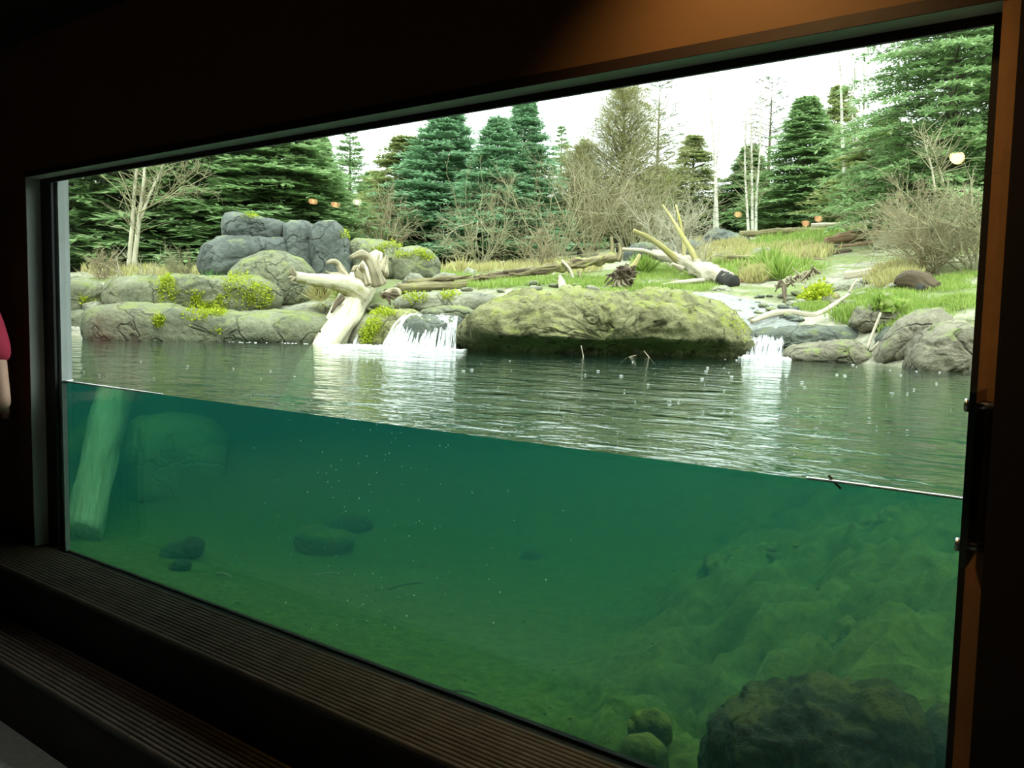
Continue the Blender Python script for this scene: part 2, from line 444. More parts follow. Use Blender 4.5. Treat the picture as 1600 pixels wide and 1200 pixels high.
# ------------------------------------------------------------------ the room
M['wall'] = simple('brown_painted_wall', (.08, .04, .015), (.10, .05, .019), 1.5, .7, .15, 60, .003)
M['band'] = simple('dark_brown_trim', (.012, .0055, .004), (.018, .008, .006), 2, .6, .1)
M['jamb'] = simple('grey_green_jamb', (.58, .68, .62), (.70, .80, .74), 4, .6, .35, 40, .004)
M['gasket'] = simple('black_rubber', (.006, .006, .007), (.012, .012, .014), 6, .5, 0)
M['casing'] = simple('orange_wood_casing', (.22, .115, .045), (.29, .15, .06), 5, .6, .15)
M['darkwall'] = simple('near_black_wall', (.012, .009, .009), (.02, .014, .013), 3, .8, .1)
M['concrete'] = simple('outer_concrete', (.50, .56, .53), (.60, .66, .63), 3, .8, .2)
M['roomdark'] = simple('dark_room_paint', (.018, .013, .011), (.026, .019, .016), 2, .8, .1)
M['carpet'] = simple('grey_floor', (.30, .33, .30), (.42, .46, .42), 30, .9, .3)
FW, XL, XR, ZT, ZS = 1.920, -4.339, -.258, 2.37, .522       # wall face, glass left/right/top/sill
def struct(name, mb, mat, parent=None, label=None):
    return obj(name, mb.mesh(name, False), mat, parent, label, None, None, 'structure' if parent is None else None)
RZ = 3.05
wf = empty('wall_front', (0, 0, 0), kind='structure', label='brown wall around the viewing window')
def part(name, b, mat, parent, label=None): return obj(name, boxes(b).mesh(name, False), mat, parent, label)
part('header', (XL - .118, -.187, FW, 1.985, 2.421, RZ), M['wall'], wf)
part('outer_lintel', (XL - .118, -.187, 2.021, 2.09, 2.44, RZ + .1), M['concrete'], wf)
part('trim_board', (XL - .118, -.187, FW - .002, FW + .02, 2.393, 2.4205), M['band'], wf, 'dark brown trim board under the header')
part('wall_end', (-9.5, XL - .118, FW, 2.09, 0, RZ), M['wall'], wf)
part('dwarf_wall', (XL - .118, -.187, 1.967, 2.09, -.6, ZS - .03), M['darkwall'], wf)
part('outer_return', (XL - .09, XL, 2.021, 2.074, ZS - .03, 2.6), M['concrete'], wf, 'pale concrete edge outside the glass')
part('foundation', (-15.5, 3.5, 2.022, 2.06, -.9, ZS - .03), M['concrete'], wf)
struct('wall_right', boxes((-.187, 3.2, 1.75, 2.09, 0, RZ)), M['darkwall'])  # near-black colour stands in for this wall being unlit
struct('wall_left', boxes((-9.6, -9.5, -5.0, 2.09, 0, RZ)), M['roomdark'])
struct('wall_back', boxes((-9.6, 3.2, -5.1, -5.0, 0, RZ)), M['roomdark'])
struct('wall_far_right', boxes((3.2, 3.3, -5.1, 2.09, 0, RZ)), M['roomdark'])
struct('floor', boxes((-9.6, 3.3, -5.1, 2.09, -.1, 0)), M['carpet'])
struct('ceiling', boxes((-9.6, 3.3, -5.1, 2.09, RZ, RZ + .1)), M['roomdark'])

struct('shade_roof', boxes((-16, 8, -5.2, 2.6, RZ + .12, RZ + .3), (-16, 8, 1.95, 2.09, RZ + .1, 4.6), (-9.6, 3.3, -5.2, 2.0, 4.5, 4.6)), M['roomdark'], label='unseen eave and upper wall added to block sky light')  # out of view; added to keep sky light off the near water
win = empty('window_1', (XL, GLASS, ZS), kind='structure', label='wide viewing window half below the water line')
def wpart(name, b, mat, label=None):
    b = (b[0] - XL, b[1] - XL, b[2] - GLASS, b[3] - GLASS, b[4] - ZS, b[5] - ZS)
    return part(name, b, mat, win, label)
m, t, out = nt('thick_glass'); g = G(t)
bf = g.n('ShaderNodeNewGeometry').outputs['Backfacing']      # a parallel plate reflects the same on entry and on exit
fr = g.n('ShaderNodeFresnel', {'IOR': g.math('ADD', 1.49, g.math('MULTIPLY', bf, 1 / 1.49 - 1.49))}).outputs[0]
g.set(out.inputs[0], g.n('ShaderNodeMixShader', {0: fr, 1: g.n('ShaderNodeBsdfTransparent', {'Color': (.93, .985, .955, 1)}),
                                                  2: g.n('ShaderNodeBsdfGlossy', {'Color': (1, 1, 1, 1), 'Roughness': 0.0})}))
M['glass'] = m
wpart('pane', (XL - .05, XR + .05, GLASS, 2.02, ZS - .04, ZT + .05), M['glass'], 'thick clear greenish glass')
gy0, gy1 = 1.988, 1.9995
wpart('gasket', (XL - .111, XR + .022, gy0, gy1, ZT, 2.392), M['gasket'], 'black rubber gasket')
wpart('gasket', (XL - .111, XL, gy0, gy1, ZS, ZT), M['gasket'])
wpart('gasket', (XR, XR + .022, gy0, gy1, ZS, ZT), M['gasket'])
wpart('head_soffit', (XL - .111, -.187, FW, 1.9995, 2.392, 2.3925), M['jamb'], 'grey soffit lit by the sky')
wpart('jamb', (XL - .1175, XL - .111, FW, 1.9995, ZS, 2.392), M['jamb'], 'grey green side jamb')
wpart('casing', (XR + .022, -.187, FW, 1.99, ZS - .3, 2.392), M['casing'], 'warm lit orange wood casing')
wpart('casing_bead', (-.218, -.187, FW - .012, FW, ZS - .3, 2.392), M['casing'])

# ribbed steps below the window
M['slat'] = simple('dark_decking', (.075, .06, .042), (.125, .10, .072), 14, .7, .4, 80, .002)
def step(label, y0, y1, ztop, z0, joints, x0=-9.4, x1=-.187):
    e = empty('seating_step', (x0, y0, z0), label, 'step')
    n = int(round((y1 - y0) / .0205)); pw = (y1 - y0) / n
    xs = [x0] + joints + [x1]
    cache = {}
    for k in range(n):
        for a, b in zip(xs[:-1], xs[1:]):
            if (a, b) not in cache:
                w, hh, c = pw * .70, .014, .0025
                prof = [(0, 0), (0, hh - c), (c, hh), (w - c, hh), (w, hh - c), (w, 0)]
                V = np.array([(x, y, z) for x in (0, b - a - .004) for y, z in prof])
                cache[(a, b)] = mesh('slat', V, [np.array([(i, (i + 1) % 6, 6 + (i + 1) % 6, 6 + i) for i in range(6)]), np.array([(5, 4, 3, 2, 1, 0), (6, 7, 8, 9, 10, 11)])], False)
            o = obj('slat', cache[(a, b)], M['slat'], e)
            o.location = (a - x0, k * pw, ztop - .014 - z0)
    part('deck_base', (0, x1 - x0, .004, y1 - y0, ztop - .03 - z0, ztop - .014 - z0), M['gasket'], e)
    part('riser', (0, x1 - x0, .012, .03, 0, ztop - .03 - z0), M['darkwall'], e, 'near black riser board')
    return e
step('upper ribbed dark decking step directly below the window glass', 1.675, 1.965, .522, 0.0, [-5.9, -2.58])
step('lower ribbed dark decking step nearest the grey floor', 1.44, 1.672, .282, 0.0, [-6.2, -2.68])

# graphic panel seen edge-on, on two stand-offs
gp = empty('glass_panel', (-.222, 1.815, .72), 'narrow dark glass plate on two metal stand-offs beside the window', 'panel')
m, t, out = nt('dark_plate_glass'); g = G(t)
g.set(out.inputs[0], g.bsdf((.008, .02, .02), .08, None, .6))
def zat(x, y, d): r = ray(x, y); return EYE[2] + r[2] / r[1] * d
z_hi, z_lo, z_c1, z_c2 = zat(1530, 612, 1.78), zat(1515, 885, 1.78), zat(1535, 636, 1.78), zat(1520, 857, 1.78)
part('plate', (-.006, .006, -.06, .085, z_lo - .72, z_hi - .72), m, gp)
M['steel'] = simple('brushed_steel', (.5, .5, .48), (.6, .6, .58), 20, .3, 0, Metallic=1.0)
for z in (z_c1, z_c2):
    V, P, T = tube([(-.014, -.02, z - .72), (.035, -.02, z - .72)], [.008, .008], 2, 14)
    st = obj('standoff', mesh('standoff', V, P), M['steel'], gp)
    V, P, T = tube([(-.018, -.02, z - .72), (-.010, -.02, z - .72)], [.013, .013], 2, 16)
    obj('cap', mesh('cap', V, P), M['steel'], st)

# added fill lamp that brightens the floor at the left end of the steps
e = empty('floor_fill', (-3.3, .75, RZ), 'added ceiling fill lamp brightening the floor before the steps', 'lamp')
V, P, T = tube([(0, 0, 0), (0, 0, -.03)], [.07, .07], 2, 18); obj('ring', mesh('ring', V, P), M['gasket'], e)
l = bpy.data.lights.new('floor_fill_light', 'SPOT'); l.energy = 12; l.color = (1.0, .95, .85); l.spot_size = math.radians(50); l.spot_blend = .8; l.shadow_soft_size = .05
lo = bpy.data.objects.new('floor_fill_light', l); C.objects.link(lo); lo.parent = e; lo.location = (0, 0, -.05)
# warm wall washer and track lamps (the lamps mirror in the glass)
M['black_metal'] = simple('black_metal', (.012, .012, .012), (.02, .02, .02), 6, .4, 0, Metallic=.5)
def emit(name, col, s):
    m, t, out = nt(name); g = G(t)
    g.set(out.inputs[0], g.n('ShaderNodeEmission', {'Color': (*col, 1), 'Strength': s})); return m
M['bulb'] = emit('warm_bulb', (1.0, .62, .28), 20)
M['bulb_dim'] = emit('dim_warm_bulb', (1.0, .55, .25), 6)
M['bulb_white'] = emit('cool_bulb', (1.0, .86, .7), 6)
def uvs(r, c=(0, 0, 0), n=14, k=9, sz=(1, 1, 1)):
    th = np.linspace(0, math.pi, k)[:, None]; ph = np.linspace(0, 2 * math.pi, n, endpoint=False)[None, :]
    V = np.stack([np.sin(th) * np.cos(ph) * sz[0], np.sin(th) * np.sin(ph) * sz[1], np.cos(th) * np.ones_like(ph) * sz[2]], -1).reshape(-1, 3) * r + np.array(c)
    i = np.arange(k - 1)[:, None] * n; j = np.arange(n)[None, :]; jj = (j + 1) % n
    return V, [np.stack([i + j, i + n + j, i + n + jj, i + jj], -1).reshape(-1, 4)]
lamp_me = {}
def lamp(loc, label, bulb, r=.032):
    e = empty('ceiling_lamp', loc, label, 'lamp', 'lamps mirrored in the window glass')
    mb = MB(); V, P, T = tube([(0, 0, RZ - loc[2]), (0, 0, .09)], [.008, .008], 2, 8); mb.add(V, P)
    obj('stem', mb.mesh('stem'), M['black_metal'], e)
    prof = [(.012, .10), (.045, .09), (.052, .03), (.052, .01), (.046, .01), (.044, .07)]
    n = 16; a = np.linspace(0, 2 * math.pi, n, endpoint=False)
    V = np.array([(rr * math.cos(x), rr * math.sin(x), z) for rr, z in prof for x in a])
    i = np.arange(len(prof) - 1)[:, None] * n; j = np.arange(n)[None, :]; jj = (j + 1) % n
    obj('shade', mesh('shade', V, [np.stack([i + j, i + jj, i + n + jj, i + n + j], -1).reshape(-1, 4)]), M['black_metal'], e)
    V, P = uvs(r, (0, 0, -.008)); obj('bulb', mesh('bulb', V, P), bulb, e)
    l = bpy.data.lights.new('ceiling_lamp_light', 'SPOT'); l.energy = 7; l.color = (1.0, .8, .6); l.spot_size = math.radians(120); l.spot_blend = 1.0; l.shadow_soft_size = .04
    lo = bpy.data.objects.new('ceiling_lamp_light', l); C.objects.link(lo); lo.parent = e; lo.location = (0, 0, -.06)
def mirror(x, y, Y):
    d = ray(x, y); d = d / d[1]; k = 4.0 - Y
    return (d[0] * k, Y, 1.75 + d[2] * k)
lamp(mirror(1495, 243, -2.0), 'large warm lamp mirrored beside the right conifer', M['bulb'], .042)
lamp(mirror(487, 313, -1.9), 'small warm lamp mirrored over the left spruce', M['bulb_dim'])
lamp(mirror(522, 318, -1.9), 'warm lamp mirrored near the edge of the left spruce', M['bulb_dim'])
lamp(mirror(556, 314, -1.9), 'whitish lamp mirrored in the gap between spruces', M['bulb_white'])
lamp(mirror(1152, 333, -3.9), 'warm lamp mirrored beside the triple birch', M['bulb_dim'])
lamp(mirror(1258, 347, -3.9), 'warm lamp mirrored above the far logs, left one of a pair', M['bulb_dim'])
lamp(mirror(1278, 340, -3.9), 'warm lamp mirrored above the far logs, right one of a pair', M['bulb_dim'])
e = empty('wall_washer', (-.75, 1.50, RZ), 'recessed warm spotlight above the window header', 'lamp')
V, P, T = tube([(0, 0, 0), (0, 0, -.05)], [.06, .06], 2, 18); obj('ring', mesh('ring', V, P), M['black_metal'], e)
sl = bpy.data.lights.new('wall_washer_light', 'SPOT'); sl.energy = 29; sl.color = (1.0, .62, .23); sl.spot_size = math.radians(96); sl.spot_blend = 1.0; sl.shadow_soft_size = .04
so = bpy.data.objects.new('wall_washer_light', sl); C.objects.link(so); so.parent = e; so.location = (0, 0, -.07)
so.rotation_euler = (math.radians(22), 0, 0)

# ------------------------------------------------------------------ rocks
def proj(P):
    d = np.asarray(P) - EYE; z = d @ CF
    return np.stack([800 + FPX * (d @ CR) / z, 600 - FPX * (d @ CU) / z], -1), z
def vnormals(V, quads):
    N = np.zeros_like(V)
    for q in quads:
        n = np.cross(V[q[:, 1]] - V[q[:, 0]], V[q[:, 2]] - V[q[:, 0]])
        for k in range(q.shape[1]): np.add.at(N, q[:, k], n)
    return unit(N)
def rock_shape(a, b, thick, seed, amp, crack, nphi, nlam, pw, C0, ex, ey, ez, under=0.0):
    """body with the outline (a,b) across ex/ey and real depth along ez"""
    ph = np.linspace(-math.pi, math.pi, nphi, endpoint=False); rr = np.zeros(nphi)
    n = len(a); cs, sn = np.cos(ph), np.sin(ph)
    for i in range(n):
        j = (i + 1) % n; dx, dy = a[j] - a[i], b[j] - b[i]
        det = -cs * dy + sn * dx
        with np.errstate(all='ignore'):
            t_ = (-a[i] * dy + b[i] * dx) / det
            u_ = (cs * b[i] - sn * a[i]) / det
        ok = (np.abs(det) > 1e-9) & (t_ > 0) & (u_ >= -1e-6) & (u_ <= 1 + 1e-6)
        rr = np.where(ok & (t_ > rr), t_, rr)
    rr = (np.roll(rr, 1) + 2 * rr + np.roll(rr, -1)) / 4
    lam = np.linspace(-math.pi / 2, math.pi / 2, nlam)
    lam = np.sign(lam) * (np.abs(lam) / (math.pi / 2)) ** .8 * math.pi / 2
    cl = np.maximum(np.cos(lam), 0) ** pw; sl = np.sign(lam) * np.abs(np.sin(lam)) ** .9
    R2 = rr[None, :] * cl[:, None]
    P = C0 + ex * (R2 * cs)[..., None] + ey * (R2 * sn)[..., None] + ez * (thick * sl[:, None] * np.ones_like(R2))[..., None]
    V = P.reshape(-1, 3)
    i = np.arange(nlam - 1)[:, None] * nphi; j = np.arange(nphi)[None, :]; k = (j + 1) % nphi
    q = np.stack([i + j, i + nphi + j, i + nphi + k, i + k], -1).reshape(-1, 4)
    N = vnormals(V, [q])
    if np.mean(np.einsum('ij,ij->i', N, V - C0)) < 0:
        q = q[:, ::-1]; N = -N
    size = float(np.mean(rr))
    d = amp * size * (fbm(V / size * 1.3 + seed * 5.1, 6, .60) + .55 * np.abs(fbm(V / size * 4 + seed * 3.3, 4, .6)))
    if crack:
        rg = np.random.RandomState(seed); K = 16
        F = V[rg.randint(len(V), size=K)] + rg.normal(size=(K, 3)) * size * .15
        W = V + .12 * size * np.stack([pnoise(V / size * 3 + s_) for s_ in (1, 9, 23)], 1)
        D = np.sort(np.linalg.norm(W[:, None] - F[None], axis=2), axis=1)
        d = d - crack * size * np.exp(-((D[:, 1] - D[:, 0]) / (.05 * size)) ** 2)
    V = V + N * d[:, None]
    if under:                                    # undercut at the water line
        f = 1 - sstep(WATER + .04, WATER + .20, V[:, 2])
        front = np.clip(-(V - C0) @ ez / thick, 0, 1)
        V = V + ez * (under * f * front)[:, None]
    return V, q
rocks = {}
def rock(key, label, pts, t, thick, mat, seed, amp=.10, crack=.05, nphi=88, nlam=36, pw=.62, under=0.0, cat='rock', name='boulder', group=None, water=False, yaw=None):
    pts = np.array(pts, float)
    W = np.array([(underd(x, y, t) if water else air(x, y, t)) for x, y in pts])
    C0 = (W.max(0) + W.min(0)) / 2
    if water:
        r = refr(*pts.mean(0))[1]
    else: r = C0 - EYE
    ez = np.array([r[0], r[1], 0]); ez /= np.linalg.norm(ez)
    ex = np.array([ez[1], -ez[0], 0]); ey = np.array([0, 0, 1.0])
    a, b = (W - C0) @ ex, (W - C0) @ ey
    V, q = rock_shape(a, b, thick, seed, amp, crack, nphi, nlam, pw, C0, ex, ey, ez, under)
    base = np.array([C0[0], C0[1], V[:, 2].min()])
    o = obj(name, mesh(name, V - base, [q]), M[mat], None, label, cat, group)
    o.location = base
    rocks[key] = (o, V, vnormals(V, [q]), base)
    return o

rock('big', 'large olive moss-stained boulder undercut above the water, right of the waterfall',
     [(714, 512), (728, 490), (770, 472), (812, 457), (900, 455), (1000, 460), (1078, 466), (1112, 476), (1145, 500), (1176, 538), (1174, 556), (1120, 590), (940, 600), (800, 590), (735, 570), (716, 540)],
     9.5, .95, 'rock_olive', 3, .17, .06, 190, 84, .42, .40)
rock('left_low', 'long low grey boulder at the pond edge left of the leaning log',
     [(138, 505), (146, 482), (200, 475), (262, 473), (330, 486), (430, 486), (500, 490), (540, 497), (545, 525), (520, 560), (330, 572), (160, 565), (140, 530)],
     10.9, .8, 'rock', 5, .07, .05, 130, 44, .5)
rock('left_mid', 'wide grey rock ledge hung with yellow-green moss',
     [(163, 455), (172, 438), (240, 432), (330, 430), (405, 432), (440, 445), (450, 480), (400, 505), (250, 505), (168, 490)], 12.4, .8, 'rock', 6, .07, .06, 120, 40, .5)
rock('left_far', 'rounded grey boulder beside the pale concrete window edge', [(92, 440), (120, 433), (155, 440), (172, 455), (176, 480), (150, 500), (100, 500), (86, 470)], 12.2, .5, 'rock', 7)
rock('left_small', 'small grey rock below the rounded boulder at the left shore', [(98, 490), (125, 483), (140, 490), (146, 510), (130, 530), (100, 530)], 11.4, .3, 'rock', 8, nphi=56, nlam=26)
rock('left_small2', 'pale wedge rock between two left boulders', [(128, 475), (150, 470), (172, 476), (172, 494), (150, 500), (130, 494)], 11.8, .25, 'rock_pale', 9, nphi=56, nlam=26)
rock('up_tl', 'slate block topping the dark rock pile', [(345, 352), (349, 338), (368, 334), (410, 341), (448, 348), (452, 372), (440, 385), (380, 382), (347, 372)], 15.4, .7, 'rock_blue', 12, .07, .06, pw=.45)
rock('up_l', 'broad slate boulder forming the left base of the dark rock pile', [(309, 408), (316, 386), (345, 371), (400, 370), (450, 370), (462, 395), (455, 430), (400, 445), (330, 440), (312, 428)], 15.0, .8, 'rock_blue', 13, .08, .06)
rock('up_m', 'upright slate block in the middle of the dark rock pile', [(443, 352), (455, 346), (480, 346), (492, 356), (496, 400), (494, 440), (450, 440), (444, 395)], 15.2, .6, 'rock_blue', 14, .07, .05, pw=.45)
rock('up_r', 'tall dark slate boulder at the right of the rock pile', [(484, 360), (494, 348), (520, 346), (534, 354), (546, 376), (552, 410), (550, 450), (490, 450), (484, 400)], 15.0, .6, 'rock_blue', 15, .07, .05, pw=.5)
rock('round', 'smooth rounded grey boulder in front of the slate pile', [(356, 428), (378, 406), (410, 394), (440, 393), (474, 404), (492, 424), (500, 460), (490, 490), (380, 490), (355, 460)], 13.4, .8, 'rock', 16, .06, .03, 110, 44)
rock('back_a', 'mossy grey boulder behind the upright roots', [(540, 385), (556, 374), (590, 374), (622, 382), (636, 400), (640, 440), (600, 455), (545, 450)], 15.6, .8, 'rock', 17, .07, .05)
rock('back_b', 'rounded boulder with moss spots at the right end of the rear rocks', [(610, 405), (624, 389), (650, 384), (676, 392), (688, 412), (688, 438), (660, 450), (618, 448)], 15.2, .7, 'rock', 18, .07, .05)
rock('slab1', 'flat rock shelf above the waterfall', [(610, 470), (640, 458), (700, 456), (760, 458), (790, 468), (770, 486), (690, 494), (620, 486)], 11.6, .7, 'rock_pale', 21, .07, .05, pw=.45)
rock('slab2', 'mossy ledge left of the waterfall', [(560, 508), (580, 492), (612, 484), (650, 484), (668, 496), (660, 530), (640, 575), (570, 575), (556, 535)], 10.3, .5, 'rock_olive', 22, .1, .06)
rock('fallrock', 'black wet rock behind the falling water', [(628, 500), (650, 492), (700, 493), (722, 498), (730, 530), (726, 570), (690, 580), (630, 575), (622, 530)], 9.75, .45, 'rock_wet', 23, .14, .08)
rock('slab3', 'low pale stone ledge behind the leaning log', [(440, 485), (470, 474), (540, 470), (575, 480), (575, 498), (500, 506), (445, 500)], 12.0, .5, 'rock_pale', 24, .07, .05, pw=.45)
rock('slab4', 'flat mossy slab left of the big boulder top', [(655, 486), (690, 478), (725, 478), (745, 488), (735, 500), (690, 504), (660, 500)], 10.7, .4, 'rock', 25, .1, .05, pw=.45)
rock('gray1', 'pale grey angular rock by the rear boulders', [(628, 440), (640, 427), (655, 428), (668, 440), (660, 450), (632, 450)], 14.2, .3, 'rock_pale', 26, .12, .06, 56, 26)
rock('gray2', 'pale round rock at the foot of the dead fallen log', [(670, 436), (690, 426), (712, 428), (720, 440), (700, 450), (672, 448)], 14.2, .3, 'rock_pale', 27, .1, .05, 56, 26)
rock('gray3', 'small pale rock in the grass near cattail stubs', [(718, 432), (730, 418), (744, 422), (748, 434), (735, 442), (720, 440)], 15.5, .25, 'rock_pale', 28, .1, .05, 56, 26)
rock('far_a', 'low dark grey boulder left of the fallen tree', [(972, 398), (984, 384), (1005, 379), (1030, 384), (1045, 396), (1046, 415), (975, 415)], 20, .8, 'rock_blue', 31)
rock('far_b', 'dark grey boulder behind the fallen tree branches', [(1032, 392), (1048, 378), (1075, 374), (1100, 382), (1108, 400), (1105, 420), (1036, 418)], 20.5, .8, 'rock_blue', 32)
rock('far_c', 'highest dark mound boulder below the birches', [(1088, 385), (1100, 366), (1118, 358), (1145, 364), (1170, 374), (1176, 395), (1150, 405), (1092, 404)], 21.5, .9, 'rock_blue', 33)
rock('r_slab', 'flat banded slab at the water right of the small fall', [(1222, 552), (1235, 540), (1280, 534), (1330, 531), (1352, 538), (1372, 556), (1368, 580), (1300, 590), (1230, 580)], 8.7, .5, 'rock_right', 41, .1, .07, 110, 40, .5)
rock('r_step', 'wet grey rock step beside the small fall', [(1160, 524), (1190, 514), (1260, 508), (1330, 512), (1350, 524), (1340, 550), (1250, 556), (1170, 556)], 9.3, .55, 'rock_wet', 42, .1, .07, 110, 40, .5)
rock('r_big', 'large banded tan rock at the right shore', [(1405, 575), (1412, 548), (1432, 524), (1462, 506), (1500, 500), (1560, 502), (1620, 510), (1630, 590), (1560, 610), (1420, 600)], 7.6, .8, 'rock_right', 43, .1, .07, 130, 48, .5)
rock('r_ridge', 'sloping tan rock ridge under the grass on the right bank', [(1362, 555), (1380, 530), (1402, 500), (1432, 484), (1470, 480), (1490, 500), (1460, 540), (1415, 575), (1370, 575)], 8.1, .5, 'rock_right', 44, .1, .06, 100, 40, .5)
rock('r_mid', 'brown flat-topped rock under the grassy bank', [(1322, 506), (1338, 480), (1375, 476), (1406, 482), (1414, 500), (1400, 520), (1345, 522)], 9.0, .45, 'rock_right', 45, .1, .06, pw=.5)
rock('r_low', 'narrow dark rock wedge between ridge and slab', [(1366, 530), (1380, 512), (1402, 506), (1408, 522), (1392, 550), (1370, 556)], 8.5, .3, 'rock_wet', 46, nphi=60, nlam=28)
rock('hummock', 'moss-topped rock beside the driftwood branch', [(1246, 480), (1262, 458), (1284, 450), (1304, 458), (1310, 478), (1290, 496), (1255, 496)], 10.8, .4, 'rock_olive', 47)
rock('r_gray', 'grey stream boulder in front of the pale root stump', [(1270, 458), (1292, 444), (1325, 438), (1352, 446), (1360, 458), (1330, 468), (1280, 468)], 11.6, .4, 'rock_pale', 48, .1, .05)
rock('white_a', 'white rounded rock in the grass above the long plank log', [(1168, 398), (1180, 388), (1200, 387), (1216, 396), (1214, 406), (1172, 406)], 17, .4, 'rock_pale', 49, .06, .03, 56, 26)
rock('white_b', 'tall pale rock below the brush at the upper right', [(1362, 388), (1372, 368), (1388, 360), (1400, 368), (1410, 388), (1400, 398), (1365, 396)], 15.5, .4, 'rock_pale', 50, .08, .04, 56, 26)
rock('white_c', 'pale block beside the tall pale rock under the brush', [(1398, 380), (1412, 366), (1436, 366), (1446, 380), (1440, 394), (1402, 394)], 15, .4, 'rock_pale', 51, .08, .04, 56, 26)
rock('pale_d', 'white lump of rock before the black log end', [(1085, 462), (1110, 448), (1135, 446), (1150, 458), (1140, 470), (1095, 470)], 12.5, .3, 'rock_pale', 52, .14, .06, 56, 26)

def march(xs, ys, tmax=26):
    out = []
    D = CF + ((xs - 800) / FPX)[:, None] * CR - ((ys - 600) / FPX)[:, None] * CU
    hit = np.full(len(xs), -1.0)
    for t in np.arange(8.0, tmax, .12):
        P = EYE + D * t; h = (hit < 0)
        if not h.any(): break
        g_ = H(P[h, 0], P[h, 1]); idx = np.where(h)[0][P[h, 2] < g_]; hit[idx] = t
    ok = hit > 0
    P = (EYE + D * hit[:, None])[ok]; P[:, 2] = H(P[:, 0], P[:, 1]); return P[P[:, 2] > WATER + .02]
# stones of the stream bed: six shapes shared
stone_me = []
for k in range(6):
    V, P = uvs(1.0, n=18, k=12, sz=(1, .8, .38))
    V = V * (1 + .36 * fbm(V * 1.4 + k * 9.1, 3))[:, None]
    stone_me.append(mesh('stone', V, P))
rg = np.random.RandomState(5)
def stones(n, x0, x1, y0, y1, smin, smax, mats, label, group):
    for best in march(rg.uniform(x0, x1, n), rg.uniform(y0, y1, n), 17):
        me = stone_me[rg.randint(6)].copy(); me.materials.clear()
        o = obj('stone', me, M[mats[rg.randint(len(mats))]], None, label, 'stone', group)
        s = rg.uniform(smin, smax); o.scale = (s, s, s); o.rotation_euler = (rg.uniform(-.3, .3), rg.uniform(-.3, .3), rg.uniform(0, 6.3))
        o.location = (best[0], best[1], best[2] + s * .22)
stones(110, 930, 1250, 462, 512, .03, .10, ['rock_pale', 'rock', 'rock_wet'], 'loose grey stone in the shallow stream bed', 'stones of the stream bed')
stones(26, 690, 960, 436, 458, .05, .13, ['rock_pale', 'rock'], 'loose pale stone along the grassy bank behind the boulder', 'stones behind the big boulder')
stones(16, 1240, 1400, 440, 480, .05, .14, ['rock_pale', 'rock_right'], 'loose stone on the right bank near the stream', 'stones of the right bank')
stones(12, 560, 690, 440, 490, .05, .12, ['rock_pale', 'rock'], 'loose stone on the ledges above the waterfall', 'stones above the waterfall')

# moss growing on rocks
def moss_part(key, spots, n0=600, L=(.015, .04), mat='moss'):
    o, V, N, base = rocks[key]
    rg = np.random.RandomState(len(key) * 7 + n0)
    px, z = proj(V); toc = unit(EYE - V)
    vis = np.einsum('ij,ij->i', N, toc) > -.1
    B_, D_ = [], []
    for cx, cyy, rx, ry in spots:
        f = np.hypot((px[:, 0] - cx) / rx, (px[:, 1] - cyy) / ry)
        idx = np.where(vis & (f < 1 + .25 * pnoise(V * 6)))[0]
        if len(idx) == 0: continue
        n = int(n0 * 2.2); c = idx[rg.randint(len(idx), size=n)]
        B_.append(V[c] + rg.normal(size=(n, 3)) * .028); D_.append(unit(N[c] + rg.normal(size=(n, 3)) * .7 + [0, 0, .15]))
    if not B_: return
    Bp = np.concatenate(B_); D = np.concatenate(D_)
    Sd = unit(np.cross(D, rg.normal(size=D.shape))); Ln = rg.uniform(*L, size=len(D))
    Vb, P = blades(Bp - base, D, Sd, Ln, Ln * .35)
    obj('moss', mesh('moss', Vb, P, False), M[mat], o, 'yellow-green moss')
moss_part('left_mid', [(262, 456, 14, 22), (305, 468, 26, 14), (375, 452, 26, 26), (405, 462, 20, 18), (330, 472, 24, 10), (140, 470, 10, 6)], 520)
moss_part('left_low', [(305, 494, 22, 10), (250, 502, 8, 4), (340, 490, 12, 4), (340, 520, 6, 5)], 260)
moss_part('left_far', [(140, 470, 16, 5)], 140)
moss_part('back_b', [(655, 395, 12, 4), (668, 402, 10, 4), (630, 398, 14, 4)], 160)
moss_part('back_a', [(612, 384, 16, 3), (590, 392, 10, 5)], 160)
moss_part('up_tl', [(385, 338, 16, 3)], 120)
moss_part('up_r', [(540, 366, 8, 4)], 90)
moss_part('slab2', [(585, 512, 12, 10), (600, 490, 18, 5), (575, 525, 8, 12)], 240)
moss_part('big', [(1135, 500, 16, 18), (1150, 512, 10, 12)], 150, (.008, .022))
moss_part('hummock', [(1275, 460, 24, 12), (1262, 478, 16, 14)], 420, (.03, .07))
moss_part('r_mid', [(1390, 480, 18, 6)], 160, (.06, .14), 'grass')
moss_part('slab1', [(650, 466, 22, 5), (700, 462, 20, 4)], 160)

